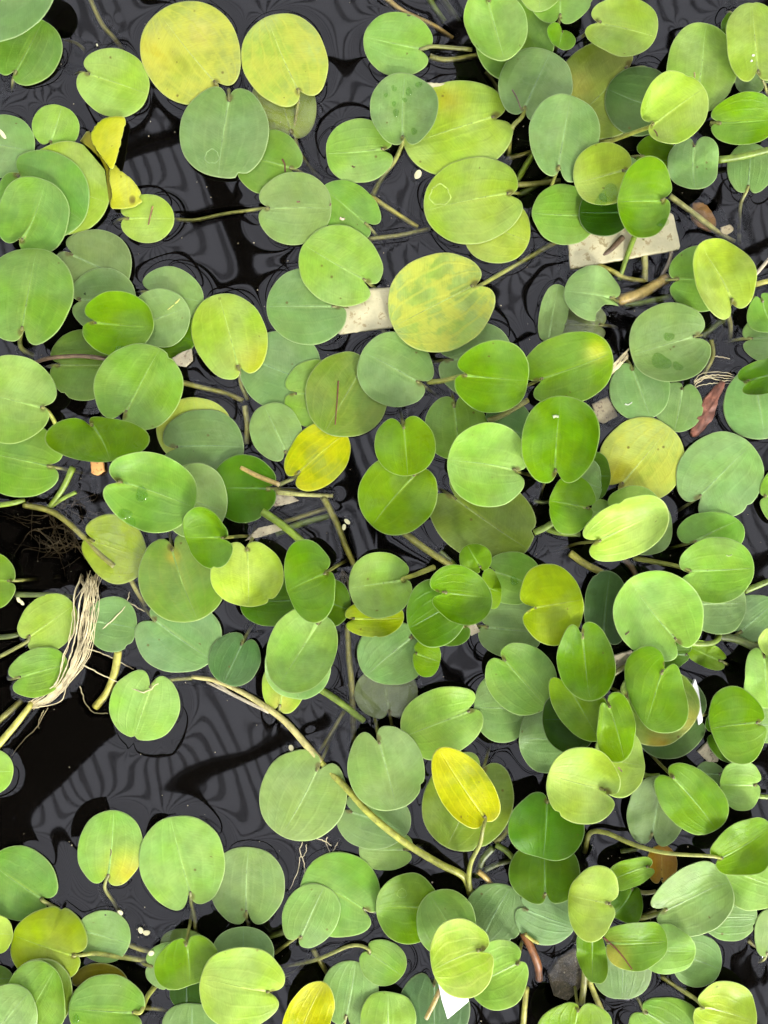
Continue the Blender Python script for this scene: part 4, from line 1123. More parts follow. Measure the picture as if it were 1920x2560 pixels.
# ---------------------------------------------------------------- stems that belong to no visible leaf
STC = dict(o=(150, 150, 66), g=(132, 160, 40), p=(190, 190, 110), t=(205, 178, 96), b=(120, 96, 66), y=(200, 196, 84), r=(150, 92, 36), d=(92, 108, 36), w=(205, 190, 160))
STEMS = [
 ([(222, -10, -4), (255, 60, -5), (285, 95, -7), (315, 135, -12)], 6, 'o', 'pale sunken stem between the long corner leaf and the specked yellow leaf'),
 ([(160, 102, -8), (190, 108, -7), (212, 128, -8), (210, 150, -12)], 4, 'o', 'faint curved sunken stem above the light notched leaf'),
 ([(925, 490, -3), (985, 530, -3), (1045, 568, -6)], 7, 'y', 'pale yellow stem below the drop-covered sage leaf'),
 ([(920, 598, -2), (1000, 588, -2), (1075, 572, -5)], 6, 'o', 'straight olive stem running under the large yellow-midrib leaf'),
 ([(955, -12, -2), (1010, 30, -2), (1080, 62, -3), (1132, 96, -7)], 7, 't', 'tan stem sloping along the upper edge over a bubbly film'),
 ([(1075, 142, -2), (1120, 150, -2), (1200, 138, -5)], 7, 'o', 'lower of two olive stalks beside the light notched leaf'),
 ([(1068, -10, -6), (1090, 25, -6), (1112, 55, -10)], 8, 'g', 'short dark green stem at the upper edge'),
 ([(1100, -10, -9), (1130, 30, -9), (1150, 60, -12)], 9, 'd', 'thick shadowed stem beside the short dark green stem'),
 ([(1215, 180, -5), (1240, 215, -6), (1250, 260, -9)], 5, 'o', 'thin stem beside the dark cupped leaf'),
 ([(1270, 395, -6), (1310, 385, -6), (1345, 372, -9)], 6, 'o', 'short stem left of the tall oval sage leaf'),
 ([(1290, 455, -4), (1320, 405, -4), (1345, 370, -6)], 8, 'g', 'slanting green stem under the tall oval sage leaf'),
 ([(1275, 462, -2), (1330, 460, -2), (1400, 452, -4)], 7, 'o', 'level olive stem above the pointed leaf on the cream board'),
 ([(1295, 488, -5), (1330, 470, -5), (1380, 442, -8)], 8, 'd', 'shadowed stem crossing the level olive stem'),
 ([(1795, 400, 12), (1850, 392, 14), (1935, 372, 16)], 9, 'g', 'bright green stem entering from the photo edge above the grey-green leaf'),
 ([(1675, 490, 0), (1740, 538, -3), (1800, 585, -6), (1835, 605, -10)], 7, 'p', 'pale stem over the sunken brown leaf'),
 ([(1558, 592, 2), (1520, 630, 1), (1478, 658, -3)], 7, 'b', 'brown stem crossing the cream board'),
 ([(1586, 592, 6), (1566, 645, 2), (1548, 700, -4)], 7, 'g', 'green stem crossing the edge of the cream board'),
 ([(1606, 598, 0), (1612, 650, -2), (1612, 705, -6)], 8, 'p', 'pale see-through stem beside the cream board'),
 ([(1672, 555, 0), (1678, 610, -1), (1674, 650, -3), (1648, 702, -8)], 5, 'w', 'thin pale bent stem at the end of the cream board'),
 ([(1488, 660, -2), (1530, 678, -2), (1565, 695, -3), (1612, 702, -5)], 7, 'y', 'yellow stem curving below the cream board'),
 ([(1545, 752, -4), (1600, 735, -3), (1640, 712, -4), (1668, 695, -6)], 15, 't', 'thick tan rhizome beside the leaf with a torn corner'),
 ([(1560, 762, -5), (1610, 756, -5), (1675, 742, -7)], 8, 'g', 'green stem under the thick tan rhizome'),
 ([(1885, 690, 6), (1905, 668, 8), (1932, 636, 10)], 5, 'w', 'whitish stem at the photo edge beside the bright low-notched leaf'),
 ([(1885, 712, 2), (1930, 700, 2)], 7, 'y', 'yellow stem at the photo edge below the whitish stem'),
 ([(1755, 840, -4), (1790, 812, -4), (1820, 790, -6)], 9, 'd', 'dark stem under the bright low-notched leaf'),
 ([(1820, 785, -2), (1826, 815, -3), (1824, 850, -8)], 6, 'o', 'short upright stem under the bright low-notched leaf'),
 ([(1778, 850, 0), (1782, 890, 0), (1760, 935, -3)], 6, 'o', 'curved stem hugging the damp-stained sage leaf'),
 ([(1220, 1052, 14), (1260, 1036, 14), (1320, 1000, 10)], 7, 'o', 'olive stem under the glossy bright green leaf'),
 ([(1335, 1332, 2), (1365, 1318, 4), (1402, 1295, 8)], 8, 'g', 'green stem rising to the bright leaf with side notch'),
 ([(1368, 1322, 0), (1400, 1332, 2), (1450, 1336, 3)], 8, 'g', 'level green stem under the bright leaf with side notch'),
 ([(1425, 1382, 3), (1460, 1408, 3), (1505, 1432, 1)], 9, 'y', 'yellow-green stem beside the golden lime heart leaf'),
 ([(1335, 1252, -2), (1360, 1256, -2), (1385, 1250, -4)], 5, 'd', 'short stem between the tall oval leaf and the very large dull leaf'),
 ([(1860, 1478, 6), (1895, 1464, 8), (1935, 1448, 10)], 8, 'g', 'green stem running from the broad leaf to the photo edge'),
 ([(1560, 1398, -2), (1580, 1420, -3), (1592, 1445, -6)], 8, 'b', 'brown stem stub above the largest pale green leaf'),
 ([(1005, 1328, 0), (1060, 1370, 0), (1128, 1414, -2)], 9, 'o', 'thick olive stem below the cupped half-light leaf'),
 ([(1100, 1378, -4), (1120, 1398, -4), (1138, 1416, -6)], 7, 'g', 'short green stem beside the thick olive stem'),
 ([(602, 1168, 5), (645, 1190, 5), (699, 1212, 5)], 7, 't', 'tan broken stalk with a clean cut end'),
 ([(688, 1230, 1), (740, 1235, 1), (832, 1240, -2)], 6, 'p', 'pale level stem below the bright lemon leaf'),
 ([(655, 1278, 2), (705, 1312, 2), (755, 1354, 0)], 10, 'g', 'thick green stem above the tall glossy leaf'),
 ([(808, 1242, -2), (838, 1300, -3), (862, 1360, -4), (888, 1420, -6)], 9, 'o', 'long mottled olive stem sinking beside the pale round leaf'),
 ([(690, 1335, -6), (750, 1310, -6), (830, 1288, -9)], 9, 'g', 'sunken stem, lower of two below the pale level stem'),
 ([(700, 1308, -6), (750, 1292, -6), (820, 1270, -9)], 6, 'o', 'sunken stem, upper of two below the pale level stem'),
 ([(400, 828, 0), (460, 845, -2), (520, 872, -5)], 8, 'o', 'olive stem reaching dark water under the large half-shaded leaf'),
 ([(450, 955, -1), (510, 970, -2), (570, 985, -4), (608, 1002, -7)], 7, 'o', 'sunken olive stem above the yellow leaf rim'),
 ([(612, 1015, -4), (618, 1060, -4), (616, 1110, -7)], 8, 'p', 'pale upright sunken stem beside the small bluish sage leaf'),
 ([(182, 1168, 2), (155, 1225, 0), (120, 1272, -4)], 8, 'g', 'green stem in the dark crown below the kidney-shaped leaf'),
 ([(190, 1230, 1), (160, 1245, 0), (125, 1268, -4)], 5, 'g', 'thin green stem beside the crown under the kidney-shaped leaf'),
 ([(-12, 1264, 2), (30, 1258, 2), (62, 1250, -2)], 7, 'g', 'green stem entering from the photo edge under the rounded-notch leaf'),
 ([(60, 1262, -3), (120, 1275, -2), (165, 1302, -2), (212, 1345, -3), (250, 1385, -2), (285, 1416, -1)], 8, 'o', 'long green stem lying across the drowned yellow-green leaf'),
 ([(38, 1486, 2), (90, 1487, 1), (135, 1487, -1), (185, 1492, -6)], 7, 'd', 'dark green stem above the curled leaf by the root bundle'),
 ([(-12, 1872, 0), (40, 1810, 0), (82, 1756, -2)], 9, 'y', 'yellow mottled stem at the photo edge below the root bundle'),
 ([(-12, 1808, -2), (20, 1782, -2), (55, 1750, -6)], 8, 'o', 'olive stem beside the yellow mottled stem'),
 ([(-12, 1594, 0), (30, 1590, 0), (60, 1582, -4)], 7, 'd', 'dark stem at the photo edge beside the curled leaf'),
 ([(296, 1626, 0), (287, 1680, -1), (268, 1730, -2), (238, 1768, -4)], 10, 'y', 'thick pale yellow stalk below the shiny grey-green leaf'),
 ([(300, 1380, -3), (330, 1455, -4), (365, 1515, -8)], 6, 'p', 'grey-green sunken stem under the large dull olive leaf'),
 ([(782, 1712, 2), (845, 1752, 2), (910, 1803, -2)], 9, 'g', 'green stem leaving the large smooth light leaf'),
 ([(860, 1778, -4), (832, 1825, -5), (798, 1880, -9)], 5, 'o', 'thin sunken stem beside the long runner'),
 ([(868, 1560, -5), (872, 1640, -5), (880, 1730, -8), (885, 1860, -12)], 8, 'o', 'pale vertical sunken stem beside the ghostly drowned leaf'),
 ([(1240, 2112, 2), (1268, 2130, 3), (1300, 2165, 4)], 7, 'g', 'green stem under the upper deep green leaf'),
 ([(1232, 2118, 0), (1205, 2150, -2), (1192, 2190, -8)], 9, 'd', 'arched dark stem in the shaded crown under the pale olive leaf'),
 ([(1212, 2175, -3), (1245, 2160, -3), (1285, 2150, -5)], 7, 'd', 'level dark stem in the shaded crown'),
 ([(1195, 2178, 0), (1212, 2192, 0), (1228, 2210, -2)], 7, 't', 'short tan stub in the shaded crown'),
 ([(1236, 2105, -1), (1258, 2088, -1), (1272, 2062, -3)], 8, 'o', 'film-covered stem beside the pale olive leaf'),
 ([(322, 2360, -2), (350, 2372, -2), (388, 2380, -4)], 7, 'o', 'pale short stem beside two tiny petals'),
 ([(360, 2518, -3), (400, 2522, -4), (440, 2528, -8)], 6, 'o', 'sunken stem beside the leaf crossed by a thread'),
 ([(782, 2372, -3), (800, 2402, -4), (822, 2440, -8)], 7, 'o', 'sunken stem crossing under the arched pale stalk'),
 ([(720, 2325, -4), (700, 2332, -4), (670, 2340, -7)], 8, 'd', 'dark stem behind the pointed sage leaf'),
 ([(1308, 2332, 2), (1330, 2375, 3), (1345, 2415, 1), (1348, 2448, -4)], 10, 'r', 'thick reddish-brown stem beside the light leaf'),
 ([(1312, 2335, 6), (1328, 2348, 6), (1346, 2358, 6)], 4, 'y', 'short yellow broken end beside the reddish-brown stem'),
 ([(1316, 2468, 6), (1312, 2515, 6), (1307, 2575, 4)], 7, 'y', 'pale yellow stem dropping to the lower edge'),
 ([(1462, 2420, 10), (1460, 2460, 9), (1454, 2512, 8)], 8, 'o', 'olive stem joining the bright leaf at the lower edge'),
 ([(1472, 2450, 4), (1486, 2485, 3), (1506, 2530, 0)], 7, 'y', 'yellow-brown stem beside the olive stem at the lower edge'),
 ([(1100, 2474, 14), (1086, 2505, 14), (1065, 2546, 13)], 6, 't', 'tan cut stalk lying on the dark blue-grey leaf'),
 ([(1600, 1935, 0), (1625, 1940, 0), (1650, 1938, 2)], 7, 'g', 'short green stem left of the broad folded bright leaf'),
 ([(1890, 1990, 8), (1935, 1994, 8)], 6, 'g', 'short green stem from the small ragged leaf to the photo edge'),
 ([(1700, 1600, 22), (1745, 1610, 20), (1785, 1606, 18), (1798, 1590, 14), (1788, 1576, 10)], 7, 'g', 'looped green stalk over the small curled leaf'),
 ([(1790, 1590, 4), (1840, 1598, 5), (1895, 1622, 8)], 10, 'd', 'thick dark green stem under the grey-green edge leaf'),
 ([(1525, 1690, 2), (1555, 1672, 3), (1585, 1655, 4)], 7, 'o', 'olive stem end beside the deep heart leaf'),
 ([(1870, 2350, -3), (1885, 2362, -3), (1905, 2372, -6)], 6, 'p', 'pale sunken stem near the sage edge leaf'),
 ([(1552, 2128, -2), (1580, 2125, -2), (1600, 2118, -4)], 6, 'd', 'short dark stem under the long arched stalk'),
 ([(1600, 2230, 2), (1620, 2232, 2), (1640, 2228, 2)], 6, 'o', 'short olive stem beside the large pale leaf with dark notch'),
 ([(1640, 2275, -2), (1612, 2288, -2), (1590, 2300, -5)], 6, 'o', 'short shaded stem beside the glossy dark green leaf'),
]
for k, (pts, w, c, lab) in enumerate(STEMS):
    g = np.random.default_rng(500 + k)
    W = [P(x, y, z / 1000) for x, y, z in pts]
    b = np.mean(W, axis=0)
    o = tube("stem", [q - b for q in W], w * S, w * S * g.uniform(.8, 1.05), lin(STC[c]) / ALB * g.uniform(.85, 1.1), endcol=lin((225, 205, 150)) / ALB if 'cut' in lab else None, sides=10, at=b)
    o.location = b
    tag(o, lab, "stem", "loose stems among the leaves")

# brown twig across the olive leaf
W = [P(x, y, z) for x, y, z in ((84, 908, .004), (125, 895, .006), (200, 890, .0065), (268, 897, .006))]
o = tube("twig", [q - W[1] for q in W], 5 * S, 5.5 * S, lin((128, 104, 76)) / ALB, sides=10, at=W[1])
o.location = W[1]
tag(o, "brown twig lying across the dull olive leaf", "twig")

# long runner
root = bpy.data.objects.new("runner", None)
root.location = P(720, 1800, 0)
COL.objects.link(root)
tag(root, "long pale runner reaching from the three-leaf stack to the dark crown", "runner")
b = np.array(root.location)
W = [P(x, y, z / 1000) for x, y, z in ((480, 1692, -1), (540, 1702, 1), (600, 1728, 2), (660, 1764, 3), (715, 1806, 3), (765, 1862, 2), (800, 1905, 1))]
tube("stalk", [q - b for q in W], 5 * S, 10 * S, lin((206, 196, 122)) / ALB, root, sides=10)
W = [P(x, y, z / 1000) for x, y, z in ((800, 1905, 1), (830, 1935, 2), (866, 1970, 8), (910, 2020, 12), (960, 2066, 14), (1030, 2118, 12), (1100, 2160, 8), (1160, 2192, 2), (1178, 2240, -6))]
tube("stalk", [q - b for q in W], 8 * S, 9.5 * S, lin((190, 194, 76)) / ALB, root, sides=10)
g = np.random.default_rng(3)
for k in range(9):
    a, c = g.uniform(0, 1), g.uniform(-1, 1)
    W = [P(512 + 40 * a, 1708 + 10 * c + 6 * a, .001), P(590 + 8 * c, 1742 + 9 * c, .0022), P(672, 1782 + 5 * c, .002)]
    tube("straw_fibre", [q - b for q in W], 1.6 * S, 2.4 * S, lin((200, 190, 160)) / ALB * g.uniform(.7, 1.1), root, MAT_STEM, sides=5)

# ---------------------------------------------------------------- roots
def strands(name, label, specs, mat, r, cat="roots"):
    """one tangle of hair roots: a thing whose fibres are one joined part"""
    pts0 = specs[0]
    root = bpy.data.objects.new(name, None)
    b = P(*pts0[0][:2], 0)
    root.location = b
    COL.objects.link(root)
    tag(root, label, cat)
    AV, AF, n = [], [], 0
    for k, pts in enumerate(specs):
        W = [P(x, y, z / 1000) - b for x, y, z in pts]
        rr = r * random.uniform(.7, 1.25)
        V, F, _ = tube_geo(W, rr * S, rr * S * .8, 5, 6, wob=.00025, seed=k)
        for q in V[::5] + b:
            UNDER.append((*q, rr * S))
        AV.append(V); AF += [tuple(n + i for i in f) for f in F]; n += len(V)
    tag(obj("root_fibres", mesh("root_fibres", np.concatenate(AV), AF, mat), root), None, None, None, "stuff")


g = np.random.default_rng(8)
sp = []
for k in range(34):
    u = g.normal(0, 1)
    w = g.normal(0, 1)
    sp.append([(222 + 14 * w, 1425 + 30 * g.uniform(0, 1), -6 + 5 * g.uniform(0, 1)), (213 + 14 * u + 4 * w, 1500, 3 + 2 * g.uniform(-1, 1)), (206 + 14 * u - 4 * w, 1570, 5 + 2 * g.uniform(-1, 1)),
               (188 + 14 * u + 4 * w, 1640, 5 + 2 * g.uniform(-1, 1)), (160 + 9 * u, 1700, 4 + g.uniform(-1, 1)), (118 + 6 * u, 1742 + 4 * u, 2), (80 + 5 * u, 1762 + 5 * w, -1)])
strands("root_bundle", "thick bundle of straw-coloured roots between two small leaves", sp, MAT_ROOT, 1.25)
sp = [[(222, 1607, 1.6), (270, 1560, 2.5), (310, 1520, 2.8), (325, 1480, 1)], [(232, 1525, 2), (262, 1508, 2.5), (285, 1493, 2)],
      [(290, 1494, 2), (330, 1510, 1), (362, 1530, -1)], [(205, 1660, 2), (260, 1690, 1), (320, 1715, 1.5), (360, 1731, 3), (395, 1708, 2)],
      [(215, 1620, 1), (265, 1637, 0), (300, 1655, 0), (335, 1674, -1)], [(200, 1715, 0), (215, 1760, -2), (238, 1782, -3), (270, 1783, -2)],
      [(80, 1772, 1), (150, 1755, 1), (165, 1720, 2), (175, 1690, 3)], [(120, 1770, 0), (90, 1820, -2), (60, 1850, -2), (30, 1890, -4)], [(110, 1775, 0), (98, 1800, -2), (96, 1822, -3)]]
strands("root_thread", "few loose pale root threads around the root bundle", sp, MAT_ROOT, 1.3)
sp = []
for k in range(70):
    x, y = g.uniform(70, 250), g.uniform(1250, 1400)
    a = g.uniform(0, 6.28); l = g.uniform(50, 120)
    sp.append([(x, y, g.uniform(-12, -3)), (x + l * .5 * math.cos(a) + g.normal(0, 14), y + l * .4 * math.sin(a) + g.normal(0, 14), g.uniform(-14, -4)), (x + l * math.cos(a) + g.normal(0, 14), y + l * .8 * math.sin(a) + g.normal(0, 14), g.uniform(-20, -6))])
strands("root_tangle", "sunken brown root tangle in dark water beside the drowned leaf", sp, MAT_BROWNROOT, 1.4)
sp = [[(1496 + 7 * k * .6, 962 - 6 * k + g.normal(0, 3), 4), (1535 + 3 * k, 915 + g.normal(0, 5), 4), (1572 + g.normal(0, 3), 872 + 4 * k, 2)] for k in range(7)]
strands("straw_roots", "straw-coloured dry roots between two leaves near the yellow streak", sp, MAT_ROOT, 2.2)
sp = [[(1735, 952 + 4 * k, 1), (1765 + g.normal(0, 6), 936 + 6 * k + g.normal(0, 5), 1), (1800, 930 + 7 * k, .8), (1835, 938 + 5 * k, 0)] for k in range(5)] + [[(1782, 890, 0), (1800, 892, 0), (1825, 896, 0)]]
strands("pale_roots", "thin pale roots floating above the reddish dried leaf", sp, MAT_ROOT, 1.2)
sp = [[(756, 2105, .6), (750, 2130, .6), (758, 2150, .4), (763, 2185, .2)], [(766, 2112, .6), (765, 2130, .5), (756, 2142, .5)], [(752, 2140, .5), (744, 2180, .3), (724, 2225, .2)],
      [(790, 2095, .5), (815, 2105, .5), (830, 2115, .4)], [(818, 2092, .5), (815, 2106, .5), (824, 2130, .4)], [(845, 2105, .3), (838, 2120, .4), (832, 2128, .4)]]
strands("root_wisps", "fine white root wisps below the large smooth sage leaf", sp, MAT_ROOT, 1.1)
sp = [[(2, 2558, 17), (6, 2515, 17.5), (12, 2505, 17.5), (18, 2522, 17)]]
strands("hooked_root", "pale hooked root thread on the corner sage leaf", sp, MAT_ROOT, 1.5)
sp = [[(208, 2470, 13), (250, 2472, 13.5), (290, 2471, 13.5), (312, 2460, 13)]]
strands("curved_root", "curved pale thread across a green leaf at the lower edge", sp, MAT_ROOT, 1.3)
sp = [[(855, 1420 + 12 * g.uniform(0, 1), -2), (862 + 10 * g.normal(), 1460, 2), (868 + 8 * g.normal(), 1500, 2), (880 + 8 * g.normal(), 1530, 0)] for k in range(10)]
strands("brown_roots", "small brown root tuft beside the pale round leaf", sp, MAT_BROWNROOT, 1.6)

# ---------------------------------------------------------------- boards, tag, scraps, petals
def board(name, label, cat, poly, z, mat, thick=.004, group=None):
    c = np.mean(np.array(poly, float), axis=0)
    o = flake(name, poly, c, z, mat, None, thick, 64, lambda x, y: .0004 * np.sin(x * .03) * np.sin(y * .04), None, .5, False)
    return tag(o, label, cat, group)


board("cream_board", "cream speckled board lying under the bright tilted oval leaf", "board", [(1418, 580), (1682, 532), (1702, 622), (1560, 648), (1428, 672)], .0019, MAT_CREAM, .004, "cream boards in the water")
board("cream_board", "small cream board between a light leaf and the biggest yellow leaf", "board", [(838, 725), (1000, 718), (1004, 816), (920, 826), (846, 836)], .0019, MAT_CREAM, .004, "cream boards in the water")
board("cream_board", "cream board corner showing behind the drop-covered sage leaf", "board", [(1060, 206), (1120, 209), (1180, 212), (1170, 300), (1052, 290)], .0019, MAT_CREAM, .0035, "cream boards in the water")
board("paper_scrap", "pale wet scrap below the bright lemon leaf", "scrap", [(672, 1262), (695, 1232), (725, 1236), (748, 1252), (720, 1260), (690, 1266)], .0008, MAT_TAN, .0015)
board("paper_scrap", "pale wet scrap above the glowing lime round leaf", "scrap", [(612, 1352), (645, 1320), (700, 1308), (708, 1325), (660, 1340)], .0008, MAT_TAN, .0015)
board("stone_chip", "grey-brown chip beside the yellow-green leaf with strong midrib", "stone", [(430, 895), (455, 880), (478, 872), (480, 900), (462, 916), (440, 912)], .006, MAT_TAN, .004)
board("stone_chip", "pale chip at the corner of the cupped dark pair", "stone", [(1160, 1560), (1190, 1560), (1200, 1580), (1178, 1590)], .003, MAT_TAN, .003)
board("stone_chip", "brown chip beside the deep heart leaf’s stem", "stone", [(1530, 1640), (1580, 1625), (1585, 1655), (1545, 1680), (1525, 1700)], .0012, MAT_TAN, .003)
board("mud_lump", "brown lump at the waterline beside the oval leaf with curled notch", "lump", [(1745, 1880), (1775, 1850), (1800, 1880), (1795, 1905), (1770, 1905)], .003, MAT_TAN, .006)
board("mud_lump", "crusty brown lump half under water near the narrow bright leaf", "lump", [(1370, 2440), (1395, 2400), (1440, 2370), (1470, 2390), (1450, 2470), (1420, 2502), (1385, 2490)], -.0022, simple_material("crust", (.045, .036, .018), .5, 150, .4, 1.5, (.14, .125, .09), .8), .006)
board("film_scrap", "pale grey film beside the yellow mottled leaf", "scrap", [(1480, 1010), (1520, 990), (1545, 1040), (1510, 1060), (1490, 1050)], -.0030, MAT_TAN, .001)

o = flake("white_tag", [(1092, 2440), (1160, 2450), (1172, 2504), (1119, 2550), (1104, 2500)], (1130, 2490), .0185, MAT_WHITE, None, .0008, 60, lambda x, y: (y - 2490) * -.00002, None, 0, False)
tag(o, "white triangular plastic tag tip under the yellow-lime leaf", "tag")
o = flake("white_splinter", [(1727, 1716), (1734, 1694), (1744, 1720), (1761, 1806), (1751, 1816), (1740, 1770)], (1744, 1755), .008, MAT_WHITE, None, .003, 40, lambda x, y: (y - 1755) * -.00006, None, .2, False)
tag(o, "narrow white splinter standing beside the deep heart leaf", "splinter")

o = flake("dried_leaf", [(1802, 952), (1812, 962), (1796, 1000), (1786, 1040), (1768, 1065), (1740, 1092), (1726, 1080), (1746, 1040), (1758, 1005), (1770, 985)], (1768, 1030), .0022, MAT_DEAD, None, .002, 60, lambda x, y: .0014 * np.exp(-((x - 1768 + (y - 1030) * .55) / 9.0) ** 2) + .0008 * np.sin(y * .2), None, .7)
tag(o, "reddish dried twisted leaf floating between sage leaves", "dried leaf")
o = flake("dried_leaf", [(1735, 506), (1755, 508), (1780, 530), (1792, 556), (1780, 580), (1750, 570), (1728, 540)], (1760, 545), -.006, simple_material("brown_leaf", (.30, .16, .04), .6, 90, .5, 1.3, (.1, .05, .01)), None, .0015, 48, lambda x, y: .0012 * np.sin(x * .09), None, .6)
tag(o, "sunken brown leaf under a pale stem", "dried leaf")
o = flake("dried_leaf", [(1802, 568), (1825, 562), (1834, 575), (1818, 586), (1803, 582)], (1818, 574), -.003, MAT_TAN, None, .0015, 30, None, None, .4)
tag(o, "small round tan leaf bit at the end of a pale stem", "dried leaf")
o = flake("orange_stub", [(226, 1150), (256, 1150), (259, 1178), (242, 1189), (229, 1184)], (242, 1168), .006, MAT_ORANGE, None, .005, 36, lambda x, y: .001 * np.cos((x - 242) * .08), None, .4, False)
tag(o, "orange broken stub under the kidney-shaped leaf", "stub")
for k, (x, y, a, l, w, lab) in enumerate([(868, 1304, 40, 9, 5, 'larger of two cream petals beside the long mottled olive stem'), (860, 1318, 100, 8, 5, 'smaller of two cream petals beside the long mottled olive stem'),
        (728, 1870, 70, 8, 6, 'single cream petal at the edge of the large smooth sage leaf'), (352, 2326, 60, 8, 6, 'upper of two joined cream petals on dark water'), (366, 2332, 0, 9, 6, 'lower of two joined cream petals on dark water'),
        (378, 2383, -30, 8, 6, 'cream petal beside the pale short stem'), (46, 1498, 70, 9, 4, 'cream petal below the two-lobed edge leaf'), (54, 1506, 50, 9, 4, 'second cream petal below the two-lobed edge leaf'),
        (6, 335, 55, 14, 5, 'pale petal lying on the sage edge leaf'), (243, 113, 80, 3, 2, 'tiny white speck above the light notched leaf'), (1045, 436, -60, 12, 8, 'cream shred below the very large yellow-green leaf'), (300, 2282, 30, 8, 6, 'tan bud on water below the yellow-lobed leaf')]):
    ca, sa = math.cos(math.radians(a)), math.sin(math.radians(a))
    pl = [(x + ca * l * math.cos(u) - sa * w * math.sin(u), y + sa * l * math.cos(u) + ca * w * math.sin(u)) for u in np.linspace(0, 6.283, 9)[:-1]]
    gyy, gxx = int((y + GOFF) / GRES), int((x + GOFF) / GRES)
    o = flake("petal", pl, (x, y), max(.001, HM[gyy, gxx] + .001), MAT_PETAL, None, .0008, 20, lambda X, Y: .0006 * np.cos((X - x) * .2), None, .2)
    tag(o, lab, "petal", "pale petals on the water")

# specks, bubbles and scum adrift on the surface
AV, AF, n = [], [], 0
ico = np.array([(math.cos(a) * math.cos(b), math.sin(a) * math.cos(b), math.sin(b)) for b in (-.2, .45, 1.0) for a in np.linspace(0, 6.283, 6, endpoint=False)] + [(0, 0, 1)])
for k in range(420):
    px, py = rng.uniform(0, 1920), rng.uniform(0, 2560)
    if HM[int((py + GOFF) / GRES), int((px + GOFF) / GRES)] > 0:
        continue
    r0 = S * rng.choice([.9, 1.2, 1.6, 2.4], p=[.45, .3, .17, .08])
    c = P(px, py, .0006)
    AV.append(ico * r0 * rng.uniform(.7, 1.3, 3) + c)
    for b in (0, 1):
        for a in range(6):
            AF.append((n + b * 6 + a, n + b * 6 + (a + 1) % 6, n + (b + 1) * 6 + (a + 1) % 6, n + (b + 1) * 6 + a))
    AF += [(n + 12 + a, n + 12 + (a + 1) % 6, n + 18) for a in range(6)]
    n += 19
tag(obj("surface_specks", mesh("surface_specks", np.concatenate(AV), AF, MAT_TAN)), "tiny pale specks drifting on the dark water", None, None, "stuff")

# ---------------------------------------------------------------- water with menisci round every floating thing
NX, NY = 760, 980
xs = np.linspace(-.38, .38, NX); ys = np.linspace(-.49, .49, NY)
WX, WY = np.meshgrid(xs, ys)
keep = np.ones_like(WX)
wide = np.zeros_like(WX)
for L in FLOATERS:
    cx, cy = P(L.cx, L.cy, L.z)[:2]
    m = max(L.ra, L.rb) * S + .05
    x0, x1 = np.searchsorted(xs, (cx - m, cx + m)); y0, y1 = np.searchsorted(ys, (cy - m, cy + m))
    if x1 <= x0 or y1 <= y0:
        continue
    dx = (WX[y0:y1, x0:x1] - cx) / S; dy = -(WY[y0:y1, x0:x1] - cy) / S
    d = (np.hypot(dx, dy) - L.rho(np.arctan2(dy, dx))) * S
    th = np.arctan2(dy, dx)
    A = L.r.uniform(.5, 1.0) * (1 + .35 * np.sin(th + L.ph[0]) + .25 * np.sin(2 * th + L.ph[1]))
    d = np.maximum(d, -.0005)
    keep[y0:y1, x0:x1] *= 1 - np.clip(A * .75, 0, .95) * np.exp(-d / .0042)
    wide[y0:y1, x0:x1] += .00022 * A * np.exp(-d / .011)
for (pts, w, c, lab) in STEMS:
    zs = [p[2] for p in pts]
    C = catmull([(x, y, z) for x, y, z in pts], 8)
    for x, y, z in C:
        if -2.5 < z < 2.5:
            cx, cy = P(x, y)[:2]
            m = .02
            x0, x1 = np.searchsorted(xs, (cx - m, cx + m)); y0, y1 = np.searchsorted(ys, (cy - m, cy + m))
            if x1 > x0 and y1 > y0:
                d = np.maximum(np.hypot(WX[y0:y1, x0:x1] - cx, WY[y0:y1, x0:x1] - cy) - w * S, 0)
                keep[y0:y1, x0:x1] = np.minimum(keep[y0:y1, x0:x1], 1 - .35 * np.exp(-d / .004))
for k in range(45):      # specks and hairs that dimple the film
    cx, cy = rng.uniform(-.3, .3), rng.uniform(-.4, .4)
    rr = rng.uniform(.002, .006)
    m = rr * 5
    x0, x1 = np.searchsorted(xs, (cx - m, cx + m)); y0, y1 = np.searchsorted(ys, (cy - m, cy + m))
    d = np.hypot(WX[y0:y1, x0:x1] - cx, WY[y0:y1, x0:x1] - cy)
    wide[y0:y1, x0:x1] += rng.choice([-1, 1]) * rng.uniform(.00003, .00012) * np.exp(-(d / rr) ** 2)
sw = np.zeros_like(WX)
rng = np.random.default_rng(77)
for k in range(14):
    a = rng.uniform(0, 6.28); wl = rng.uniform(.03, .16)
    sw += wl * .00055 * np.sin((WX * math.cos(a) + WY * math.sin(a)) * 6.283 / wl + rng.uniform(0, 6.28) + 1.5 * np.sin(WX * 20 + k) )
WZ = .0015 * (1 - keep) + np.clip(wide, -.0003, .0007) * .9 + sw * .17
WZ = np.where(WZ > .0011, .0011 + .0007 * np.tanh((WZ - .0011) / .0007), WZ)
CLR = np.zeros_like(WX)
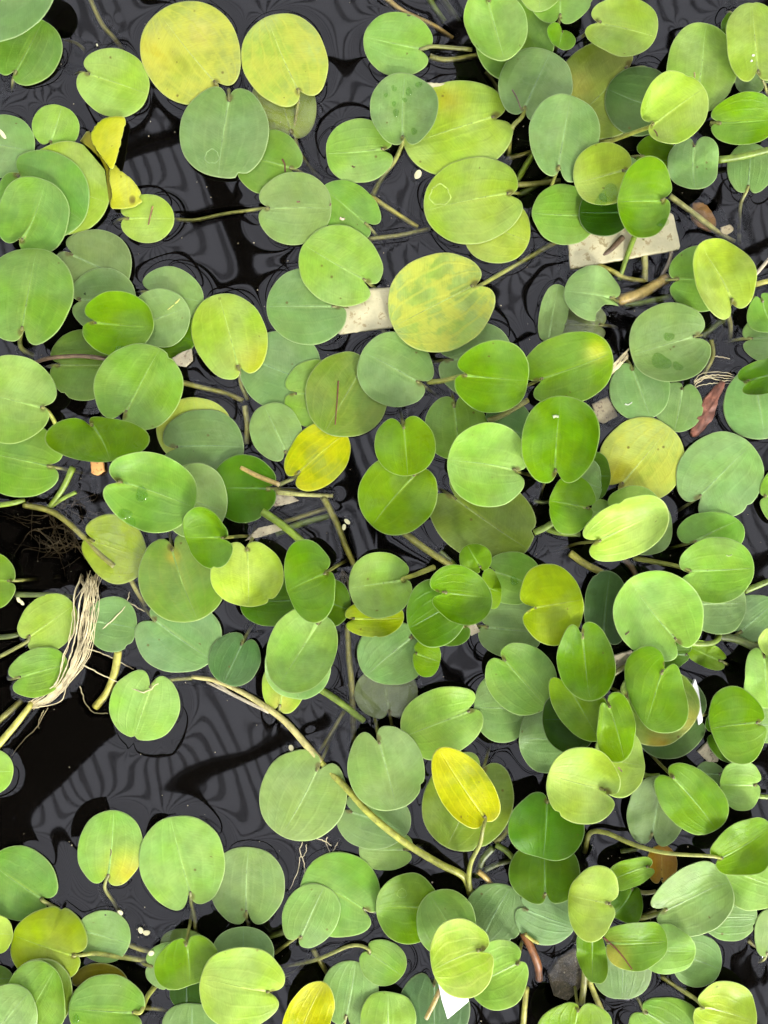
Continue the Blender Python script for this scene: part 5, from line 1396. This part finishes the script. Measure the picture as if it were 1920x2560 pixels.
for (px, py, pz, pr) in UNDER:
    if pz > .002:
        continue
    a = min(1.0, math.exp((pz + .008) / .012))
    m = pr + .010
    x0, x1 = np.searchsorted(xs, (px - m, px + m)); y0, y1 = np.searchsorted(ys, (py - m, py + m))
    if x1 <= x0 or y1 <= y0:
        continue
    d = np.hypot(WX[y0:y1, x0:x1] - px, WY[y0:y1, x0:x1] - py)
    CLR[y0:y1, x0:x1] = np.maximum(CLR[y0:y1, x0:x1], a * np.clip(1 - (d - pr) / .003, 0, 1))
nt = NX * NY
ii = np.arange(nt).reshape(NY, NX)
top = np.stack([ii[:-1, :-1], ii[:-1, 1:], ii[1:, 1:], ii[1:, :-1]], -1).reshape(-1, 4)
ring = np.concatenate([ii[0, :-1], ii[:-1, -1], ii[-1, :0:-1], ii[:0:-1, 0]])
V = np.stack([WX, WY, WZ], -1).reshape(-1, 3)
# outer skirt of flat water, then sides and floor so that the water is a closed body
def ring_at(e, z):
    R = V[ring].copy()
    R[:, 0] = R[:, 0] / .38 * e; R[:, 1] = R[:, 1] / .49 * (e + .11)
    R[:, 2] = z
    return R
n = len(ring)
r1 = np.arange(nt, nt + n); r2 = r1 + n
V = np.concatenate([V, ring_at(6.0, 0.0), ring_at(6.0, -.14), [[0, 0, -.14]]])
nxt = np.roll(np.arange(n), -1)
quads = np.concatenate([top, np.stack([ring, r1, r1[nxt], ring[nxt]], -1), np.stack([r1, r2, r2[nxt], r1[nxt]], -1)])
tri = np.stack([r2, np.full(n, len(V) - 1), r2[nxt], r2[nxt]], -1)[:, :3]
me = bpy.data.meshes.new("water")
nq, ntri = len(quads), len(tri)
me.vertices.add(len(V)); me.vertices.foreach_set("co", V.astype(np.float32).ravel())
me.loops.add(nq * 4 + ntri * 3)
me.loops.foreach_set("vertex_index", np.concatenate([quads.ravel(), tri.ravel()]).astype(np.int32))
me.polygons.add(nq + ntri)
me.polygons.foreach_set("loop_start", np.concatenate([np.arange(nq) * 4, nq * 4 + np.arange(ntri) * 3]).astype(np.int32))
me.update(calc_edges=True)
sm = np.ones(nq + ntri, bool); sm[len(top) + n:] = False
me.polygons.foreach_set("use_smooth", sm)
at = me.attributes.new("clarity", 'FLOAT', 'POINT')
at.data.foreach_set("value", np.concatenate([CLR.ravel(), np.zeros(len(V) - nt)]).astype(np.float32))
me.materials.append(MAT_WATER)
me.update()
tag(obj("water", me), "still dark pond water mirroring a ribbed roof", None, None, "structure")
